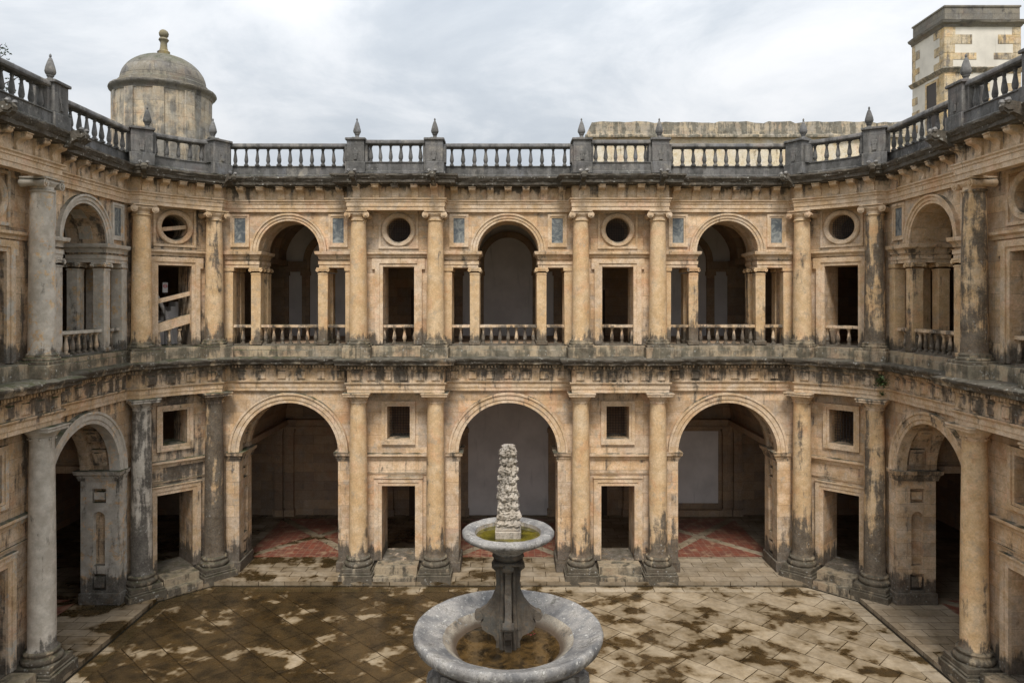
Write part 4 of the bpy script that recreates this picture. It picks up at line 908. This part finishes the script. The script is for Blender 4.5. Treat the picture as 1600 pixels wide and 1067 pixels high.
# stem between the basins: a core and four scroll buttresses
m = MB(); m.lathe([(0, 3.6), (.20, 3.6), (.18, 3.8), (.13, 4.1), (.12, 4.5), (.12, 5.0), (.15, 5.5), (.27, 5.58), (.33, 5.64), (.30, 5.70), (0, 5.70)], seg=24)
m.box(-.30, .30, -.30, .30, 5.50, 5.57, .02)
st = part('stem', m.mesh('stem', M['stem'], erode=.012, freq=6), fo)
def scroll():
    m = MB()
    out = [(.12, 5.55), (.30, 5.54), (.34, 5.48), (.32, 5.40), (.26, 5.34), (.24, 5.1), (.26, 4.92), (.33, 4.76), (.45, 4.62), (.58, 4.53), (.66, 4.49), (.69, 4.42), (.64, 4.35), (.50, 4.37), (.56, 4.27), (.53, 4.15), (.41, 4.07), (.30, 4.02), (.24, 3.9), (.26, 3.66), (.12, 3.66)]
    m.extr(out, .13, 'y', 0)
    for (a, z, r) in ((.60, 4.43, .085), (.28, 5.45, .06)):
        m.arc(a, z, [(.0001, -.11), (r, -.11), (r, .11), (.0001, .11)], 16, 0, 2*math.pi)
    bmesh.ops.subdivide_edges(m.bm, edges=[e for e in m.bm.edges if e.calc_length() > .18], cuts=1)
    return m.mesh('scroll_buttress', M['stem'], erode=.010, freq=7, weld=False)
sm = scroll()
for a in (-90, 0, 90, 180): part('scroll_buttress', sm, fo, rot=(0, 0, R(a+ (0))))
for a in (-45, 45, 135, 225):
    m = MB(); m.tube([(.17, 0, 3.7), (.20, 0, 4.2), (.16, 0, 4.9), (.17, 0, 5.5)], [.06, .05, .04, .035], 10); part('stem_rib', m.mesh('stem_rib', M['stem'], erode=.01, freq=8), fo, rot=(0, 0, R(a)))
# obelisk
m = MB(); m.box(-.26, .26, -.26, .26, 5.95, 6.20, .015); m.box(-.235, .235, -.235, .235, 6.20, 6.26, .01)
ob = part('obelisk', None or m.mesh('obelisk_foot', M['obelisk'], erode=.006, freq=8), fo)
m = MB(); seg = 84; rows = []
rr = random.Random(5)
for i in range(230):
    t_ = i/229; z = 6.26+1.66*t_; hw = .225*(1-t_)+.125*t_
    if t_ > .955: hw *= math.sqrt(max(.02, 1-((t_-.955)/.046)**2))
    row = []
    for j in range(seg):
        a = 2*math.pi*j/seg; x, y = math.cos(a), math.sin(a); kq = 1/(abs(x)**5+abs(y)**5)**(1/5)
        p = Vector((x*hw*kq, y*hw*kq, z))
        tier = z*5.6+.35*noise.noise(Vector((x, y, z))*3); fz = tier-math.floor(tier)
        leaf = abs(math.sin(a*4+math.floor(tier)*math.pi/2))
        q_ = noise.cell(Vector((math.floor(tier)*3.1, math.floor((a+(math.floor(tier) % 2)*.39)*4/math.pi)*1.7, 2.2)))
        bumpv = (.028+.022*q_)*leaf**.6*math.sin(math.pi*min(1, .15+fz*.95))-.008+.022*noise.noise(p*11)+.018*noise.noise(p*24)+.010*noise.noise(p*48)
        if t_ < .02: bumpv = 0
        row.append((p.x+x*bumpv*1.4, p.y+y*bumpv*1.4, z+.02*noise.noise(p*9)))
    rows.append(row)
V = m.grid(rows, True); m.bm.faces.new(V[-1]); part('obelisk_carving', m.mesh('obelisk_carving', M['obelisk'], sharp=50), ob)
# lower support, seen only below the big basin
m = MB(); m.box(-2.4, 2.4, -2.4, 2.4, 0, .35, .03); m.box(-1.9, 1.9, -1.9, 1.9, .35, .7, .03); m.lathe([(0, .7), (.9, .7), (.75, 1.0), (.55, 1.6), (.62, 2.4), (.66, 3.0), (.6, 3.35), (0, 3.35)], seg=28)
part('base', m.mesh('base', M['stem'], erode=.01), fo)
for a in (0, 90, 180, 270):
    m = MB(); m.extr([(.4, .7), (2.0, .7), (2.0, 1.2), (1.6, 1.6), (1.35, 2.3), (1.45, 2.8), (1.62, 3.02), (1.66, 3.16), (1.56, 3.24), (1.3, 3.22), (.9, 3.05), (.4, 3.0)], .34, 'y', 0)
    part('lower_scroll', m.mesh('lower_scroll', M['basin'], erode=.012), fo, rot=(0, 0, R(a)))
# leaves afloat in the lower basin
rl = random.Random(11); m = MB()
for i in range(9):
    x, y, a, s = .42+rl.uniform(-.14, .12), .12+rl.uniform(-.1, .1)+.45, rl.uniform(0, 6), rl.uniform(.03, .06)
    pts = [(x+s*math.cos(a+q)*f_, y+s*math.sin(a+q)*f_, 3.765+rl.uniform(0, .02)) for q, f_ in ((0, 1.3), (1.2, .7), (2.6, .9), (3.6, .7), (5.0, .75))]
    m.f(pts)
o = part('fallen_leaves', m.mesh('fallen_leaves', M['redleaf'], weld=False), None, (0, FY, 0)); tag(o, 'few red fallen leaves floating in the big fountain basin', 'leaves')

# ------------------------------------------------------------ background buildings
TXX, TYY = 22.45, 37.0
t = thing('square_tower', 'square white plastered tower with ochre quoins beyond the right corner', 'tower', (TXX, TYY, 0))
m = MB(); m.box(0, 3.9, 0, 2.95, 0, 25.0); part('tower_wall', m.mesh('tower_wall', M['tplaster']), t)
m = MB(); m.sweep([(0, 3.0), (0, 0), (3.9, 0), (3.9, 3.0)][::1], [(-.1, 24.93), (.04, 24.93), (.08, 25.02), (.22, 25.10), (.26, 25.22), (.08, 25.29), (-.1, 25.29)], .25); part('tower_cornice', m.mesh('tower_cornice', M['dome'], erode=.03), t)
m = MB(); m.sweep([(0, 3.0), (0, 0), (3.9, 0), (3.9, 3.0)], [(-.1, 22.58), (.04, 22.58), (.12, 22.68), (.20, 22.78), (.04, 22.88), (-.1, 22.88)], .25); part('tower_string_course', m.mesh('tower_string', M['farwall'], erode=.03), t)
m = MB(); m.box(.02, 3.88, .02, .2, 25.27, 25.95); m.box(.02, .2, .2, 2.93, 25.27, 25.95); m.box(3.7, 3.88, .2, 2.93, 25.27, 25.95); m.box(.2, 3.7, 2.75, 2.93, 25.27, 25.95); m.box(-.03, 3.93, -.03, .23, 25.95, 26.03); m.box(-.03, .23, .23, 2.98, 25.95, 26.03)
part('tower_parapet', m.mesh('tower_parapet', M['dome'], erode=.01), t)
rq = random.Random(2); m = MB()
z = 15.4; i = 0; m.bm.free()
def quoin(x0, x1, y0, y1, z0, z1):
    q = MB(); q.box(x0, x1, y0, y1, z0, z1, .01); part('quoin', q.mesh('quoin', M['tower'], erode=.008), t)
while z < 24.8:
    h = rq.uniform(.34, .5); low = z < 22.5
    L = (.55, 1.75)[i % 2]*rq.uniform(.75, 1.15)+(.5 if low else 0); z1 = min(z+h, 24.92)
    m = MB(); l2 = (1.0, .4)[i % 2]*rq.uniform(.8, 1.15)+(.3 if low else 0); zz = z1-.008
    m.extr([(-.02, -.02), (L, -.02), (L, .2), (.2, .2), (.2, min(l2, .5) if 18.5 < z < 22.5 else l2), (-.02, min(l2, .5) if 18.5 < z < 22.5 else l2)], 1, 'y', 0)
    for v in m.bm.verts: v.co = Vector((v.co.x, v.co.z, z if v.co.y < 0 else zz))
    part('quoin', m.mesh('quoin', M['tower'], erode=.008), t)
    if rq.random() < .8: quoin(3.9-(.4, 1.1)[i % 2]*rq.uniform(.8, 1.3), 3.92, -.02, .3, z, zz)
    if rq.random() < .8: quoin(-.02, .3, 2.95-(.3, .6)[i % 2]*rq.uniform(.8, 1.2), 2.97, z, zz)
    z = z1; i += 1
m = MB(); m.box(-.04, -.01, .62, 1.5, 19.9, 22.3); wf = part('tower_window', m.mesh('tower_window', M['iron']), t)
m = MB()
m.box(-.07, -.0, .50, .62, 19.7, 22.42); m.box(-.07, 0, 1.5, 1.62, 19.7, 22.42); m.box(-.07, 0, .62, 1.5, 22.3, 22.42); part('window_surround', m.mesh('window_surround', M['tower'], erode=.01), wf)

t = thing('church_wall', 'long stained stone wall with broken top rising behind the parapet at right', 'wall', (0, 50, 0))
rw = random.Random(9); top = [(5.45, 0)]; x = 5.45
pts = []
while x < 27.5:
    pts.append((x, 23.13+rw.choice((0, 0, 0, -.05, .03, -.1))+rw.uniform(-.015, .015))); x += rw.uniform(.25, .8)
m = MB(); poly = [(5.6, 20.5)]+[(max(5.9, a) if i else 5.85, z) for i, (a, z) in enumerate(pts)]+[(27.5, 23.1), (27.5, 21.6), (5.5, 21.6)]
poly = [(5.35, 22.25), (5.75, 23.1)]+[(a+.4, z) for a, z in pts]+[(28.2, 22.3)]
m.extr(poly, 1.2, 'y', 0); part('wall_top', m.mesh('wall_top', M['farwall'], weld=False), t)
m = MB(); m.sweep([(5.3, -.4), (28.2, -.4)], [(-.3, 22.02), (.35, 22.05), (.36, 22.2), (.28, 22.27), (-.3, 22.26)], .35); part('wall_ledge', m.mesh('wall_ledge', M['farwall'], erode=.05, freq=2), t)
m = MB(); m.box(5.5, 28, -.45, .55, 0, 22.1); part('wall_face', m.mesh('wall_face', M['farplaster']), t)

# ------------------------------------------------------------ tree peeping over the left wing
t = thing('tree', 'dark leafy branch tips of a tree showing over the left parapet', 'tree', (-25.0, 31, 0))
m = MB(); m.tube([(0, 0, 0), (.1, 0, 6), (-.1, .1, 13), (.2, 0, 20)], [.45, .38, .28, .12], 12); part('trunk', m.mesh('trunk', M['bark'], erode=.02), t)
m = MB(); lv = MB(); rt = random.Random(21)
for i in range(30):
    z = 14+rt.random()*8.5; a = rt.uniform(0, 6.28); L = (24.5-z)*.40*rt.uniform(.75, 1.05)+.3
    p0 = Vector((0, 0, min(z, 19.8))); d = Vector((math.cos(a), math.sin(a), .42)); pts = [p0, p0+d*L*.5, p0+d*L+Vector((0, 0, .35*L*.5))]
    m.tube(pts, [.06, .04, .015], 6)
    for j in range(60):
        q = rt.uniform(.3, 1.05); c = pts[0].lerp(pts[2], q)+Vector([rt.gauss(0, .28) for _ in range(3)])
        for _ in range(5):
            e = Vector([rt.gauss(0, 1) for _ in range(3)]).normalized()*rt.uniform(.1, .2); g = e.cross(Vector((rt.random(), 1, .3))).normalized()*.03
            lv.f([c, c+e*.5+g, c+e, c+e*.5-g])
for (ax, ay, az) in ((3.6, -.4, 21.35), (3.9, .5, 20.8), (3.2, 0, 21.9)):
    pts = [Vector((0, 0, 19)), Vector((ax*.6, ay*.5, az-.9)), Vector((ax, ay, az))]; m.tube(pts, [.06, .035, .012], 6)
    for j in range(26):
        q = rt.uniform(.25, 1.0); c = pts[1].lerp(pts[2], q)+Vector([rt.gauss(0, .17) for _ in range(3)])
        for _ in range(5):
            e = Vector([rt.gauss(0, 1) for _ in range(3)]).normalized()*rt.uniform(.08, .16); g = e.cross(Vector((rt.random(), 1, .3))).normalized()*.035
            lv.f([c, c+e*.5+g, c+e, c+e*.5-g])
cr_ = part('crown', lv.mesh('crown', M['needle'], weld=False), t); part('branches', m.mesh('branches', M['bark']), cr_)

# ------------------------------------------------------------ small plants rooted in the masonry
def tuft(label, loc, n, size, seed):
    r_ = random.Random(seed); m = MB()
    for i in range(n):
        a = r_.uniform(0, 6.28); e = Vector((math.cos(a), math.sin(a), r_.uniform(-.2, 1.1))).normalized()*size*r_.uniform(.5, 1)
        c = Vector([r_.gauss(0, size*.35) for _ in range(3)]); g = e.cross(Vector((.2, .1, 1))).normalized()*size*.16
        m.f([c, c+e*.5+g, c+e+Vector((0, 0, -size*.15)), c+e*.5-g])
    o = part('wall_plant', m.mesh('wall_plant', M['leaf'], weld=False), None, loc); tag(o, label, 'plant', 'weeds growing from the masonry'); return o
tuft('green leafy weed growing from the frieze beside the right corner', (12.95, 24.95, 8.02), 130, .22, 1)
tuft('smaller green weed on the ledge just under the leafy one', (12.95, 24.95, 7.62), 50, .14, 2)
